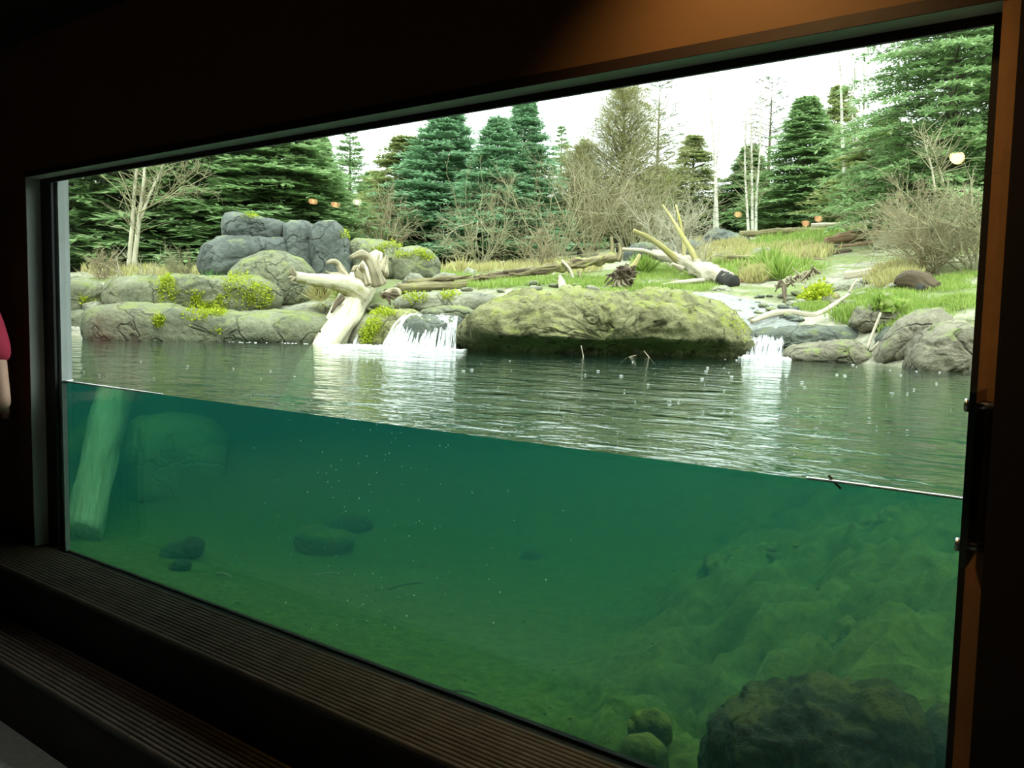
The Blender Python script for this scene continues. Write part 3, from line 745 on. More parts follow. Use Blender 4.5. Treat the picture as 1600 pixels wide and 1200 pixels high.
# ------------------------------------------------------------------ leaning driftwood log
def px_tube(pts, rad_px, n, sides, amp, seed, loc, freq=6, ridges=0):
    P = [air(*p) for p in pts]; R = [rpx(r, p[2]) for r, p in zip(rad_px, pts)]
    V, pl, T = tube(P, R, n, sides, amp, freq, seed, ridges=ridges)
    return V - np.asarray(loc), pl, T
LA, LB = np.array([-8.2, 7.15, 1.375]), np.array([-6.4, 4.54, 0.0])
lg = empty('driftwood_log', LB, 'bleached log with upturned roots leaning out of the pond', 'log')
ax = LA - LB
P = [LB - ax * .03, LB + ax * .5, LA, LA + ax * .35, LA + ax * .62, LA + ax * .82, LA + ax * .97]
V, pl, T = tube(P, [.17, .175, .19, .215, .22, .17, .10], 60, 26, .16, 2.2, 1, ridges=5)
obj('trunk', mesh('trunk', V - LB, pl, True, T), M['driftwood'], lg)
def limb(parent, loc, name, pts, rad, mat, n=16, sides=10, amp=.3, seed=0, freq=5, ridges=0):
    V, pl, T = px_tube(pts, rad, n, sides, amp, seed, loc, freq, ridges)
    return obj(name, mesh(name, V, pl, True, T), M[mat], parent)
limb(lg, LB, 'root', [(566, 462, 11.7), (545, 447, 11.5), (520, 441, 11.3), (490, 437, 11.1), (462, 432, 10.9)], [17, 16, 13, 10, 8], 'driftwood', 22, 14, .3, 2)
for k, (dx, dy) in enumerate(((-8, -10), (-10, 4), (-4, -14), (-6, 10))):
    limb(lg, LB, 'root_splinter', [(472, 434, 11.0), (462 + dx * .4, 432 + dy * .3, 10.9), (460 + dx, 430 + dy, 10.85)], [6, 4, 1], 'driftroot', 8, 6, .4, k)
limb(lg, LB, 'root', [(552, 448, 11.6), (537, 428, 11.5), (528, 412, 11.5), (518, 408, 11.4), (510, 411, 11.3)], [9, 7, 5, 4, 2], 'driftroot', 16, 8, .4, 3)
limb(lg, LB, 'root', [(545, 440, 11.6), (530, 430, 11.4), (516, 428, 11.3), (510, 424, 11.2)], [5, 4, 3, 1.5], 'driftroot', 12, 7, .4, 4)
limb(lg, LB, 'root', [(592, 444, 11.9), (585, 422, 11.8), (575, 404, 11.8), (562, 397, 11.7), (547, 402, 11.6)], [12, 10, 8, 6, 3], 'driftroot', 20, 9, .4, 5)
limb(lg, LB, 'root', [(570, 446, 11.7), (560, 428, 11.6), (557, 417, 11.6), (550, 424, 11.5)], [8, 7, 5, 2], 'driftroot', 14, 8, .4, 6)
limb(lg, LB, 'root', [(575, 446, 11.6), (568, 425, 11.6), (566, 414, 11.5), (569, 422, 11.5)], [6, 5, 4, 2], 'driftroot', 14, 8, .4, 7)
limb(lg, LB, 'root', [(596, 430, 12.0), (601, 412, 12.1), (604, 398, 12.1)], [10, 8, 2], 'driftroot', 12, 9, .5, 8)
limb(lg, LB, 'root', [(590, 425, 12.0), (588, 408, 12.0), (592, 396, 12.1)], [9, 6, 1.5], 'driftroot', 12, 9, .5, 9)
limb(lg, LB, 'root', [(598, 462, 11.8), (612, 454, 11.9), (622, 455, 11.8), (626, 462, 11.7)], [7, 5, 4, 2], 'driftroot', 14, 9, .6, 10)
for k, (dx, dy) in enumerate(((14, 12), (20, 4), (6, 18), (24, 14))):
    limb(lg, LB, 'root', [(600, 460, 11.8), (604 + dx * .5, 458 + dy * .5, 11.75), (604 + dx, 458 + dy, 11.7)], [4, 3, 1.2], 'darkwood', 8, 6, .5, 20 + k)
limb(lg, LB, 'root', [(534, 466, 11.2), (524, 478, 11.0), (518, 488, 10.9)], [5, 4, 2], 'darkwood', 10, 9, .5, 11)
V, pl = uvs(rpx(1.6, 10.5), air(500, 518, 10.42) - LB, 10, 7); obj('knot_hole', mesh('knot_hole', V, pl), M['char'], lg, 'small dark hole')

# ------------------------------------------------------------------ logs, stumps and sticks on the bank
def log(name, label, pts, rad, mat, seed, n=30, sides=14, amp=.3, ridges=4, cat='log', freq=4):
    loc = air(*pts[0]); e = empty(name, loc, label, cat)
    limb(e, loc, 'trunk', pts, rad, mat, n, sides, amp, seed, freq, ridges)
    return e, loc
rg2_ = np.random.RandomState(12)
e, loc = log('rotten_log', 'long rotten log lying across the bank behind the big boulder', [(636, 441, 13.4), (740, 434, 13.6), (850, 421, 13.9), (963, 401, 14.3)], [4, 5, 7, 8], 'rotwood', 1, 90, 16, .9, 6, 'log', 9)
for k, q in enumerate([[(955, 405, 14.3), (957, 388, 14.3), (955, 370, 14.3)], [(966, 408, 14.2), (970, 395, 14.2), (967, 380, 14.2)], [(890, 425, 13.8), (886, 415, 13.7), (878, 406, 13.6)], [(760, 436, 13.6), (762, 445, 13.5)], [(808, 428, 13.7), (806, 420, 13.7)], [(905, 424, 13.9), (908, 440, 13.8)]]):
    limb(e, loc, 'branch_stub', q, [5 if k < 2 else 2.5, 4 if k < 2 else 2, 2][:len(q)], 'rotwood', 10, 7, .5, k)
for k in range(18):
    f0 = rg2_.uniform(0, .8); f1 = f0 + rg2_.uniform(.1, .22); qs = []
    for f in (f0, (f0 + f1) / 2, min(f1, 1)):
        q = np.array([np.interp(f, [0, .32, .65, 1], c_) for c_ in ((636, 740, 850, 963), (441, 434, 421, 401), (13.4, 13.6, 13.9, 14.3))])
        qs.append((q[0], q[1] + (rg2_.uniform(-6, 6)) * (.5 + .5 * f), q[2] - .09))
    limb(e, loc, 'bark_strip', qs, [2.4, 2.8, 1.0], 'rotwood' if k % 3 else 'darkwood', 10, 6, .6, k, 10)
e, loc = log('grey_log', 'short weathered log lying between rock shelf and rotten log', [(622, 450, 12.6), (680, 447, 12.8), (728, 445, 13.0)], [8, 7, 6], 'rotwood', 2, 20)
e, loc = log('stick', 'curved pale stick leaning on the long rotten log', [(896, 436, 13.5), (890, 420, 13.5), (878, 407, 13.6)], [2.5, 2.2, 2], 'palewood', 3, 10, 7, .2, 0, 'stick')
e, loc = log('wood_chunk', 'upright pale broken wood chunk in the grass', [(880, 452, 12.8), (877, 440, 12.9), (874, 430, 12.9)], [7, 6, 2], 'palewood', 4, 10, 9, .6, 0, 'wood chunk')
# root wad
loc = air(975, 455, 12.9); e = empty('root_wad', loc, 'dark tangled root wad beside the fallen tree', 'root wad')
limb(e, loc, 'core', [(960, 440, 12.9), (975, 430, 12.9), (985, 420, 13.0)], [10, 14, 10], 'darkwood', 26, 18, 1.3, 5, 14)
rg2 = np.random.RandomState(3)
for k in range(34):
    a = rg2.uniform(0, 6.28); l = rg2.uniform(12, 32)
    limb(e, loc, 'root', [(972, 432, 12.9), (972 + math.cos(a) * l * .6, 434 + math.sin(a) * l * .6, 12.75), (972 + math.cos(a + rg2.uniform(-.9, .9)) * l, 437 + math.sin(a + rg2.uniform(-.9, .9)) * l * .8, 12.65)], [3, 2, .8], 'driftroot' if k % 3 == 1 else 'darkwood', 9, 6, .6, k)
limb(e, loc, 'root', [(978, 428, 12.9), (992, 412, 12.9), (1000, 398, 12.9)], [5, 4, 3], 'mossbranch', 10, 8, .4, 4)
# fallen tree
e, loc = log('fallen_tree', 'pale fallen tree trunk with black end and mossy branches', [(1022, 397, 15.2), (1065, 408, 14.4), (1100, 422, 13.7), (1138, 440, 13.0)], [7, 11, 13.5, 13], 'palewood', 6, 60, 20, .5, 5, 'log', 7)
V, pl, T = tube([air(1128, 436, 13.08), air(1147, 444, 12.86)], [rpx(13.4, 13), rpx(12, 13)], 6, 16, .4, 9, 2); obj('charred_end', mesh('charred_end', V - loc, pl), M['char'], e, 'black charred log end')
for pts, rad in [([(1062, 410, 14.4), (1040, 390, 14.3), (1015, 372, 14.2), (990, 360, 14.1)], [5.5, 5, 4, 3]), ([(1030, 402, 15.0), (1005, 392, 14.9), (972, 389, 14.8)], [4, 3.5, 2.5]),
                 ([(1092, 416, 13.9), (1078, 388, 13.9), (1062, 362, 14.0), (1052, 345, 14.1), (1035, 320, 14.2)], [5.5, 4.5, 3.5, 2.5, 1.5]), ([(1068, 410, 14.3), (1068, 380, 14.3), (1064, 352, 14.3), (1056, 320, 14.4)], [3.5, 3, 2.5, 1.5]),
                 ([(1100, 438, 13.2), (1060, 442, 13.1), (1035, 446, 13.1)], [4, 4, 3]), ([(1090, 420, 13.8), (1089, 405, 13.8)], [5, 5]), ([(1066, 420, 14.0), (1050, 412, 13.9)], [5, 2]), ([(1118, 432, 13.2), (1132, 424, 13.1)], [5, 5])]:
    limb(e, loc, 'branch', pts, rad, 'mossbranch' if len(pts) > 3 else 'palewood', 16, 9, .25, len(pts))
log('rotten_stub', 'red-brown rotten log end right of the black log end', [(1150, 441, 13.4), (1178, 440, 13.5), (1206, 444, 13.4)], [8, 9, 4], 'brownwood', 7, 20, 12, .5)
log('plank_log', 'long split log on the right bank above the stream', [(1136, 401, 15.5), (1220, 404, 15.2), (1300, 409, 14.8), (1400, 414, 14.2)], [3, 4.5, 6, 6], 'rotwood', 8, 44, 12, .3)
log('far_log', 'distant log at the foot of the triple birch', [(1156, 367, 21), (1220, 362, 21), (1275, 360, 21)], [5, 6, 5], 'rotwood', 9, 30, 10, .5)
log('far_log', 'highest distant log on the slope crest at upper right', [(1268, 352, 20.5), (1330, 350, 20), (1422, 344, 19)], [3.5, 4, 4], 'palewood', 10, 30, 10, .4)
log('far_log', 'distant log just beneath the slope crest log', [(1268, 362, 20), (1325, 357, 19.6), (1350, 354, 19.4)], [4, 4, 3], 'rotwood', 13, 24, 10, .4)
log('short_log', 'short pale log slanting up the grassy slope', [(1235, 402, 15.8), (1255, 394, 16), (1270, 386, 16.2)], [5, 5, 4], 'palewood', 11, 14, 10, .3)
log('rotten_timber', 'broad red-brown rotten timber on the slope', [(1290, 377, 17), (1330, 370, 17), (1378, 362, 17)], [6, 8, 5], 'brownwood', 12, 30, 12, .7)
log('rotten_timber', 'split brown timber under the broad rotten one', [(1310, 388, 16.5), (1350, 382, 16.4), (1378, 372, 16.4)], [4, 5, 4], 'brownwood', 14, 24, 10, .7)
log('rotten_timber', 'dark rotten timber lowest of the slope pile', [(1274, 402, 15.6), (1300, 396, 15.6), (1330, 392, 15.6)], [4, 6, 4], 'darkwood', 15, 20, 10, .6)
log('grey_log', 'weathered grey log half buried on the right bank', [(1322, 432, 12.6), (1355, 428, 12.4), (1394, 420, 12.2)], [8, 9, 8], 'palewood', 16, 24, 12, .4)
log('cut_log', 'short cut log piece beside the moss-topped rock', [(1270, 488, 10.3), (1290, 474, 10.4), (1306, 464, 10.5)], [6, 8, 8], 'rotwood', 17, 14, 12, .2, 0)
log('driftwood_branch', 'snaking bare driftwood branch over the stream ledge', [(1174, 503, 9.7), (1205, 491, 9.8), (1235, 488, 9.8), (1270, 493, 9.7), (1300, 478, 9.9), (1326, 460, 10.2)], [3.5, 5, 5, 4.5, 4, 2], 'palewood', 18, 40, 10, .3, 0, 'branch')
e, loc = log('stump', 'dark hollow stump lying on the right bank', [(1402, 440, 10.3), (1425, 438, 10.2), (1446, 446, 10.1), (1462, 454, 10.0)], [10, 17, 17, 13], 'darkwood', 19, 26, 16, .6, 6, 'stump')
limb(e, loc, 'root', [(1408, 440, 10.5), (1402, 436, 10.4), (1398, 444, 10.4)], [5, 4, 2], 'darkwood', 8, 7, .4, 3)
limb(e, loc, 'hollow', [(1432, 450, 9.96), (1442, 453, 9.92)], [8, 7], 'char', 6, 12, .3, 3)
log('plank', 'white plank scrap in the grass below the dark stump', [(1414, 468, 9.7), (1447, 466, 9.6)], [3, 3], 'palewood', 20, 6, 4, .05, 0, 'plank')
e, loc = log('root_stump', 'pale twisted root stump in the stream', [(1212, 447, 11.4), (1235, 438, 11.4), (1258, 430, 11.4), (1275, 424, 11.4)], [4, 5, 5, 3], 'driftroot', 21, 24, 12, 1.0, 5, 'stump', 12)
for k in range(26):
    x = 1216 + k * 2.4; yy = 446 - k * .85
    limb(e, loc, 'root', [(x, yy, 11.4), (x + rg2.uniform(-7, 7), yy - rg2.uniform(-6, 9), 11.35), (x + rg2.uniform(-14, 14), yy - rg2.uniform(-12, 20), 11.3)], [2.6, 2, .8], 'driftroot' if k % 3 else 'darkwood', 8, 6, .5, k)
limb(e, loc, 'post', [(1225, 446, 11.3), (1226, 462, 11.1), (1229, 476, 10.9), (1235, 488, 10.6)], [3.5, 3, 3, 2], 'darkwood', 14, 8, .3, 2)
log('stick', 'pale straight stick propped on the right shore rock', [(1355, 546, 8.3), (1364, 520, 8.35), (1376, 489, 8.4)], [2.6, 2.4, 2], 'palewood', 22, 10, 7, .15, 0, 'stick')
log('stick', 'short pale stick crossing low on the right shore rock', [(1360, 549, 8.3), (1372, 536, 8.3), (1382, 524, 8.4)], [2, 2, 1.5], 'palewood', 23, 10, 7, .15, 0, 'stick')
log('stick', 'thin upright twig standing behind the grey stream boulder', [(1326, 458, 10.6), (1334, 444, 10.6), (1340, 437, 10.6)], [2, 2, 1], 'palewood', 24, 8, 6, .15, 0, 'stick')

for lab, q in (('thin reed stem rising from the water before the big boulder', [(914, 582, 8.2), (912, 560, 8.25), (908, 540, 8.3)]),
               ('bent dry stem slanting from the big boulder to the water', [(1024, 570, 8.4), (1014, 558, 8.45), (1006, 548, 8.5)]),
               ('arched dry stem at the water under the big boulder', [(966, 572, 8.4), (978, 560, 8.45), (994, 555, 8.5)])):
    log('stick', lab, q, [.9, .8, .6], 'palewood', 31, 8, 5, 0, 0, 'stick')

# ------------------------------------------------------------------ falling water, stream, foam
m, t, out = nt('white_water'); g = G(t); p = g.pos()
a_ = g.n('ShaderNodeAttribute', attribute_name='tuv').outputs['Vector']
v = g.n('ShaderNodeMapping', {'Vector': a_, 'Scale': (2, 40, 40)}).outputs[0]
al = g.ramp(g.noise(v, 1.5, 4, .6), [(.42, .0), (.70, .85)])
g.set(out.inputs[0], g.n('ShaderNodeMixShader', {0: al, 1: g.n('ShaderNodeBsdfTransparent'), 2: g.bsdf((.90, .94, .94), .35, None, .5)}))
M['white_water'] = m
def fall(label, lip, base, n, w, seed, back=.25, start=.5):
    rg = np.random.RandomState(seed); mb = MB()
    L0, L1, B0, B1 = air(*lip[0]), air(*lip[1]), air(*base[0]), air(*base[1])
    B0[2] = B1[2] = WATER - .01
    for k in range(n):
        f = (k + rg.uniform(-.5, .5)) / n
        a = L0 + (L1 - L0) * f + rg.normal(size=3) * .015; b = B0 + (B1 - B0) * np.clip(f + rg.normal() * .04, 0, 1) + rg.normal(size=3) * [.03, .03, 0]
        st = rg.uniform(0, .3) if rg.rand() < start else 0
        s = np.linspace(st, 1, 14)
        drop = s ** 1.9
        Q = np.stack([a[0] + (b[0] - a[0]) * s, a[1] + (b[1] - a[1]) * s, a[2] + (b[2] - a[2]) * drop + .012 * np.sin(s * 9 + k)], 1)
        if st == 0: Q = np.vstack([a - (b - a) * [back, back, 0], Q])
        wd = rg.uniform(.4, 1.3) * w * np.interp(np.linspace(0, 1, len(Q)), [0, .2, .8, 1], [.8, 1, .8, 1.2])
        dirx = unit((L1 - L0))
        V = np.stack([Q - dirx * wd[:, None], Q + np.array([.3, -.5, .2]) * wd[:, None] * .6, Q + dirx * wd[:, None]], 1).reshape(-1, 3)
        i = np.arange(len(Q) - 1)[:, None] * 3 + np.array([[0, 1]])
        q = np.stack([i, i + 1, i + 4, i + 3], -1).reshape(-1, 4)
        T = np.stack([np.repeat(np.linspace(0, 1, len(Q)), 3), np.tile([-w, 0, w], len(Q)) + k * .1, np.full(len(Q) * 3, k * .37)], 1)
        mb.add(V, [q], T)
    loc = (B0 + B1) / 2
    obj('waterfall', mb.mesh('waterfall', True, loc), M['white_water'], None, label, 'waterfall').location = loc
fall('main white waterfall left of the big olive boulder', [(636, 492, 9.75), (716, 496, 9.65)], [(600, 549, 9.25), (706, 549, 9.1)], 110, .016, 1)
fall('small white waterfall right of the big olive boulder', [(1178, 526, 9.0), (1226, 525, 8.95)], [(1172, 560, 8.75), (1222, 560, 8.65)], 40, .018, 2, .6, 0.0)
fall('thin trickle of white water beside the leaning log', [(572, 512, 10.2), (582, 508, 10.2)], [(556, 535, 10.0), (568, 535, 9.95)], 7, .02, 3)
fall('short white spill at the far left shore', [(112, 512, 11.2), (134, 510, 11.2)], [(108, 522, 10.9), (136, 522, 10.9)], 12, .025, 4)
M['foam'] = simple('white_foam', (.8, .85, .85), (.95, .97, .97), 20, .5, .3)
def foam(label, pts, n, sx, sy, smin, smax, seed, hgt=.5):
    rg = np.random.RandomState(seed); mb = MB(); W = np.array([air(*p) for p in pts]); k = np.linspace(0, 1, len(W))
    for _ in range(n):
        f = rg.rand(); c = np.array([np.interp(f, k, W[:, a]) for a in range(3)]); c[2] = WATER
        c = c + np.array([CR[0], CR[1], 0]) * rg.normal() * sx + np.array([CF[0], CF[1], 0]) * rg.normal() * sy
        V, P = uvs(rg.uniform(smin, smax), c, 8, 5, (rg.uniform(.8, 1.6), rg.uniform(.8, 1.3), hgt)); mb.add(V, P)
    obj('foam', mb.mesh('foam'), M['foam'], None, label, 'foam', None, 'stuff')
foam('white churned foam at the foot of the main waterfall', [(530, 546, 9.6), (600, 550, 9.3), (705, 550, 9.1)], 520, .10, .16, .012, .045, 1, .6)
foam('white splash below the small waterfall', [(1172, 560, 8.75), (1222, 560, 8.65)], 130, .07, .10, .006, .03, 2, 1.3)
foam('pale foam line along the left shore rocks', [(110, 527, 10.4), (300, 537, 10.2), (480, 538, 10.2)], 60, .12, .05, .005, .018, 3, .2)
foam('thin froth along the right shore slab', [(1230, 565, 8.5), (1340, 568, 8.3), (1400, 572, 7.9), (1520, 590, 7.2)], 130, .05, .03, .006, .02, 4, .25)
# scattered flecks on the pond
rg = np.random.RandomState(9); mb = MB()
for _ in range(170):
    x, y = rg.uniform(110, 1500), rg.uniform(560, 700)
    d = ray(x, y); k = (WATER - EYE[2]) / d[2]; c = EYE + d * k
    if c[1] < 2.1 or k > 9: continue
    V, P = uvs(rg.uniform(.003, .009) * (k / 6), (c[0], c[1], WATER + .001), 7, 4, (rg.uniform(1, 2.5), 1, .3)); mb.add(V, P)
obj('foam', mb.mesh('foam'), M['foam'], None, 'tiny white flecks scattered over the pond surface', 'foam', None, 'stuff')
# sky glint on the meniscus, drawn as shiny white tubes
mb = MB()
for a, b in ((XL + .01, -3.42), (-.60, XR)):
    V, P, T = tube([(a, 2.026, WATER + .002), ((a + b) / 2, 2.026, WATER + .002), (b, 2.026, WATER + .001)], [.006, .005, .003] if a < -1 else [.0035, .0035, .003], 30, 6, .2, 30); mb.add(V, P)
V, P, T = tube([(XL + .004, 2.024, WATER + .002), (XL + .004, 2.075, WATER + .002)], [.0045, .006], 4, 6); mb.add(V, P)
M['shine'] = simple('meniscus_shine', (.9, .95, .95), (.95, .98, .98), 20, .12, 0, Metallic=.85)
obj('foam', mb.mesh('foam'), M['shine'], None, 'white sky glint drawn where the surface meets the glass', 'foam', None, 'stuff')
V, P, T = tube([(-.55, 2.030, WATER + .014), (-.52, 2.032, WATER - .014)], [.003, .003], 5, 6, .2, 30)
obj('twig', mesh('twig', V - np.array((-.55, 2.03, WATER)), P), M['darkwood'], None, 'tiny dark twig floating against the glass water line', 'twig').location = (-.55, 2.03, WATER)

# shallow stream over the gravel
SP = [(985, 462, 12.0), (1040, 476, 11.2), (1100, 492, 10.4), (1150, 505, 9.8), (1190, 518, 9.25)]
c0 = np.array([air(*p) for p in SP]); wd = [1.2, 1.3, 1.1, .8, .35]
Q, Wd, s_ = resample(c0, wd, 60); V = []
sd = np.array([CR[0], CR[1], 0])
for k in range(60):
    for f in np.linspace(-1, 1, 25):
        p = Q[k] + sd * f * Wd[k]; V.append((p[0], p[1], H(p[0], p[1])[0] + .012 + .02 * (1 - f * f)))
V = np.array(V); V[:, 2] += .012 * fbm(V * [7, 7, 0], 3)
i = np.arange(59)[:, None] * 25 + np.arange(24)[None, :]
m, t, out = nt('stream_water'); g = G(t); p = g.pos()
fm = g.ramp(g.noise(p, 11, 5, .7, .6), [(.46, .12), (.74, .75)])
wb_ = g.bsdf(g.mixc(fm, (.12, .14, .12), (.70, .74, .72)), .18, g.bump(g.noise(p, 22, 4), .6, .03), .6)
g.set(out.inputs[0], g.n('ShaderNodeMixShader', {0: .85, 1: g.n('ShaderNodeBsdfTransparent'), 2: wb_}))
obj('stream_water', mesh('stream_water', V, [np.stack([i, i + 1, i + 26, i + 25], -1).reshape(-1, 4)]), m, None, 'shallow rippling stream over gravel', 'water', None, 'structure')

# ------------------------------------------------------------------ under the water
rock('u_pale', 'pale submerged boulder behind the sunken log', [(190, 690), (215, 652), (270, 645), (330, 655), (360, 690), (365, 780), (330, 850), (200, 850)], 4.6, .6, 'rock_sunk_pale', 61, .10, .04, water=True)
rock('u_wall', 'dim submerged rock at the far left behind the sunken log', [(98, 690), (130, 655), (170, 668), (185, 720), (170, 790), (105, 790)], 4.4, .5, 'rock_bed', 62, .10, .04, water=True)
rock('u_r1', 'mossy sunken rock in the middle left of the pond bed', [(460, 838), (466, 822), (490, 818), (515, 830), (548, 838), (555, 850), (545, 866), (500, 868), (464, 860)], 3.6, .22, 'rock_bed', 63, .12, .04, 60, 28, water=True)
rock('u_r2', 'dark flat rock just behind the mossy sunken rock', [(508, 818), (530, 808), (570, 812), (588, 822), (570, 838), (520, 838)], 4.2, .22, 'rock_wet', 64, .12, .04, 60, 28, water=True)
rock('u_r3', 'dark rounded stone on the bed left of the mossy sunken rock', [(245, 862), (262, 850), (285, 850), (300, 842), (320, 850), (318, 870), (290, 878), (252, 874)], 2.6, .18, 'rock_wet', 65, .12, .04, 60, 28, water=True)
rock('u_r4', 'small flat dark stone below the rounded bed stone', [(258, 886), (275, 876), (298, 878), (300, 890), (280, 896)], 2.3, .1, 'rock_wet', 66, .12, .04, 50, 24, water=True)
rock('u_r5', 'lone dark stone in the centre of the pond bed', [(808, 870), (818, 860), (840, 864), (874, 870), (870, 882), (830, 884), (812, 880)], 4.2, .15, 'rock_wet', 67, .12, .04, 56, 26, water=True)
rock('u_far', 'faint hazy boulder deep behind the bubbles', [(400, 770), (420, 745), (455, 745), (470, 775), (455, 815), (410, 815)], 5.0, .35, 'rock_bed', 68, .1, .04, 56, 26, water=True)
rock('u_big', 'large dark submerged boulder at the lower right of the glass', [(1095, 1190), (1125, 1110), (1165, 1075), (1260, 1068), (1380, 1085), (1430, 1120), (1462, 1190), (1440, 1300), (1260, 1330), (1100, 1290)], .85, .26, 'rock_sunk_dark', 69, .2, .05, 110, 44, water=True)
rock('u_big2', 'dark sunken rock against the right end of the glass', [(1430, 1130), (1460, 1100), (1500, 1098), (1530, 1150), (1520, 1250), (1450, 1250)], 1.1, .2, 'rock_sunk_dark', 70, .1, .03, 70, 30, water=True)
rock('u_cob1', 'upper of two round cobbles near the bottom of the glass', [(980, 1125), (995, 1110), (1025, 1110), (1048, 1128), (1052, 1160), (1020, 1178), (985, 1165)], 1.0, .075, 'rock_bed', 71, .02, 0, 60, 28, .5, water=True)
rock('u_cob2', 'lower of two round cobbles near the bottom of the glass', [(960, 1172), (980, 1148), (1015, 1148), (1042, 1175), (1046, 1215), (1000, 1225), (962, 1205)], .85, .075, 'rock_bed', 72, .02, 0, 60, 28, .5, water=True)
rock('u_b1', 'broad sunken ledge rising at the right of the pond', [(1075, 900), (1110, 868), (1200, 850), (1300, 868), (1330, 910), (1300, 1000), (1180, 1010), (1100, 970)], 3.35, .35, 'rock_bed', 73, .26, .10, 110, 44, .55, water=True)
rock('u_b2', 'rough sunken rock between the ledge and the big dark boulder', [(1270, 1000), (1330, 960), (1420, 950), (1480, 975), (1500, 1050), (1400, 1100), (1290, 1080)], 2.25, .3, 'rock_bed', 74, .26, .10, 100, 40, .55, water=True)
rock('u_b3', 'sunken rock just below the water line at the right', [(1330, 830), (1380, 800), (1450, 800), (1500, 830), (1500, 900), (1400, 920), (1340, 890)], 3.5, .35, 'rock_bed', 75, .26, .10, 90, 40, .55, water=True)
# fallen sticks on the bed
def bed_stick(label, x0, y0, x1, y1, r, mat, z=None):
    a, b = under(x0, y0, .03), under(x1, y1, .03)
    for q in (a, b): q[2] = max(H(q[0], q[1])[0], 0) + r
    mid = (a + b) / 2 + np.array([0, .02, .01])
    V, P, T = tube([a, mid, b], [r, r * .9, r * .5], 12, 6, .2, 20)
    obj('stick', mesh('stick', V - a, P, True, T), M[mat], None, label, 'stick').location = a
bed_stick('pale short sliver on the bed near the left end of the glass', 340, 893, 362, 899, .012, 'palewood')
bed_stick('thin pale stick on the bed below the mossy sunken rock', 492, 893, 538, 891, .006, 'palewood')
bed_stick('thin dark twig lying on the bed left of centre', 606, 915, 662, 905, .006, 'darkwood')
bed_stick('curved dark stem on the bed close to the glass', 690, 1075, 745, 1078, .006, 'darkwood')
# pebbles and drifting specks
rg = np.random.RandomState(21); mb = MB()
for _ in range(420):
    x, y = rg.uniform(-5, -.9), rg.uniform(2.3, 6.0)
    r = rg.uniform(.003, .009) * (1.8 if rg.rand() < .06 else 1)
    V, P = uvs(r, (x, y, H(x, y)[0] + r * .3), 7, 5, (1.3, 1, .6)); mb.add(V, P)
obj('pebbles', mb.mesh('pebbles'), M['rock_bed'], None, 'small dark pebbles strewn over the silty pond bed', 'pebbles', None, 'stuff')
mb = MB()
for _ in range(120):
    x = rg.normal(580, 75); y = rg.uniform(655, 985)
    if rg.rand() < .25: x = rg.uniform(380, 900)
    p = underd(x, y, rg.uniform(.15, 1.6))
    if p[2] > WATER - .02: continue
    V, P = uvs(rg.uniform(.0015, .0042), p, 6, 4); mb.add(V, P)
obj('bubbles', mb.mesh('bubbles'), M['foam'], None, 'tiny white bubbles rising in the water', 'bubbles', None, 'stuff')

# ------------------------------------------------------------------ trees
TH = 8.0
def conifer_mesh(seed, R=2.0, nb=300, ns=9, droop=.35, rise=.25, bl=.23, bw=.038, start=.03, prof=1.0, mat='spruce', clump=False, per=4, narrow=1.0):
    rg = np.random.RandomState(seed)
    u = np.sort(rg.rand(nb)); z = TH * (start + (1 - start) * u ** 1.0 * .985)
    az = np.arange(nb) * 2.399 + rg.normal(size=nb) * .3
    ln = R * np.maximum(1 - z / TH, 0) ** prof * rg.uniform(.55, 1.2, nb) + .07
    rad = np.stack([np.cos(az), np.sin(az), np.zeros(nb)], 1); tan = np.stack([-np.sin(az), np.cos(az), np.zeros(nb)], 1)
    ris = rise + .5 * (z / TH) ** 2
    S = np.linspace(.18, 1.0, ns)
    def bp(s, k=slice(None)):
        return np.stack([rad[k, 0] * ln[k] * s, rad[k, 1] * ln[k] * s, z[k] + ln[k] * (ris[k] * s - droop * s * s)], 1)
    wood = []
    for a, b in ((0, .5), (.5, 1.0)):
        r0 = .006 + .012 * ln; wood.append(np.hstack([bp(a), bp(b), (r0 * (1.1 - a))[:, None], (r0 * (1.1 - b))[:, None]]))
    B_, D_, L_ = [], [], []
    for s in S:
        p = bp(s); d = unit(bp(min(s + .05, 1.05)) - bp(s - .05))
        for sg in (-1, 1):
            td = unit(d * .75 + tan * sg * rg.uniform(.55, 1.0, nb)[:, None] + [0, 0, -.12] + rg.normal(size=(nb, 3)) * .15)
            tl = (.30 * ln * (1.12 - s) + .16) * rg.uniform(.7, 1.2, nb)
            if clump: tl = tl * .6
            for f in np.linspace(.05, .95, per):
                q = p + td * (tl * f)[:, None]
                for s2 in (-1, 1):
                    sd = unit(np.cross(td, [0, 0, 1.0]))
                    dd = unit(td * .8 + sd * s2 * .7 + rg.normal(size=(nb, 3)) * .28 + [0, 0, .05])
                    keep = rg.rand(nb) < (.92 if not clump else (.2 + .8 * (s > .55)))
                    B_.append(q[keep]); D_.append(dd[keep]); L_.append((bl * rg.uniform(.6, 1.25, nb) * (1.05 - .45 * z / TH))[keep])
    Bp, D, L = np.concatenate(B_), np.concatenate(D_), np.concatenate(L_)
    # leader tip
    Sd = unit(np.cross(D, [0, 0, 1.0]) + rg.normal(size=D.shape) * .35)
    V, P = blades(Bp, D, Sd, L, L * bw / bl * narrow)
    fo = mesh('foliage', V, P, False); fo.materials.append(M[mat])
    mb = MB(); Vt, Pt, Tt = tube([(0, 0, -.3), (0, 0, TH * .5), (0, 0, TH)], [.13, .075, .008], 12, 8, .1); mb.add(Vt, Pt, Tt)
    tr = mb.mesh('trunk'); tr.materials.append(M['bark'])
    Vb, Pb = segs(np.concatenate(wood)); br = mesh('branches', Vb, Pb); br.materials.append(M['bark'])
    return [('trunk', tr), ('branches', br), ('foliage', fo)]
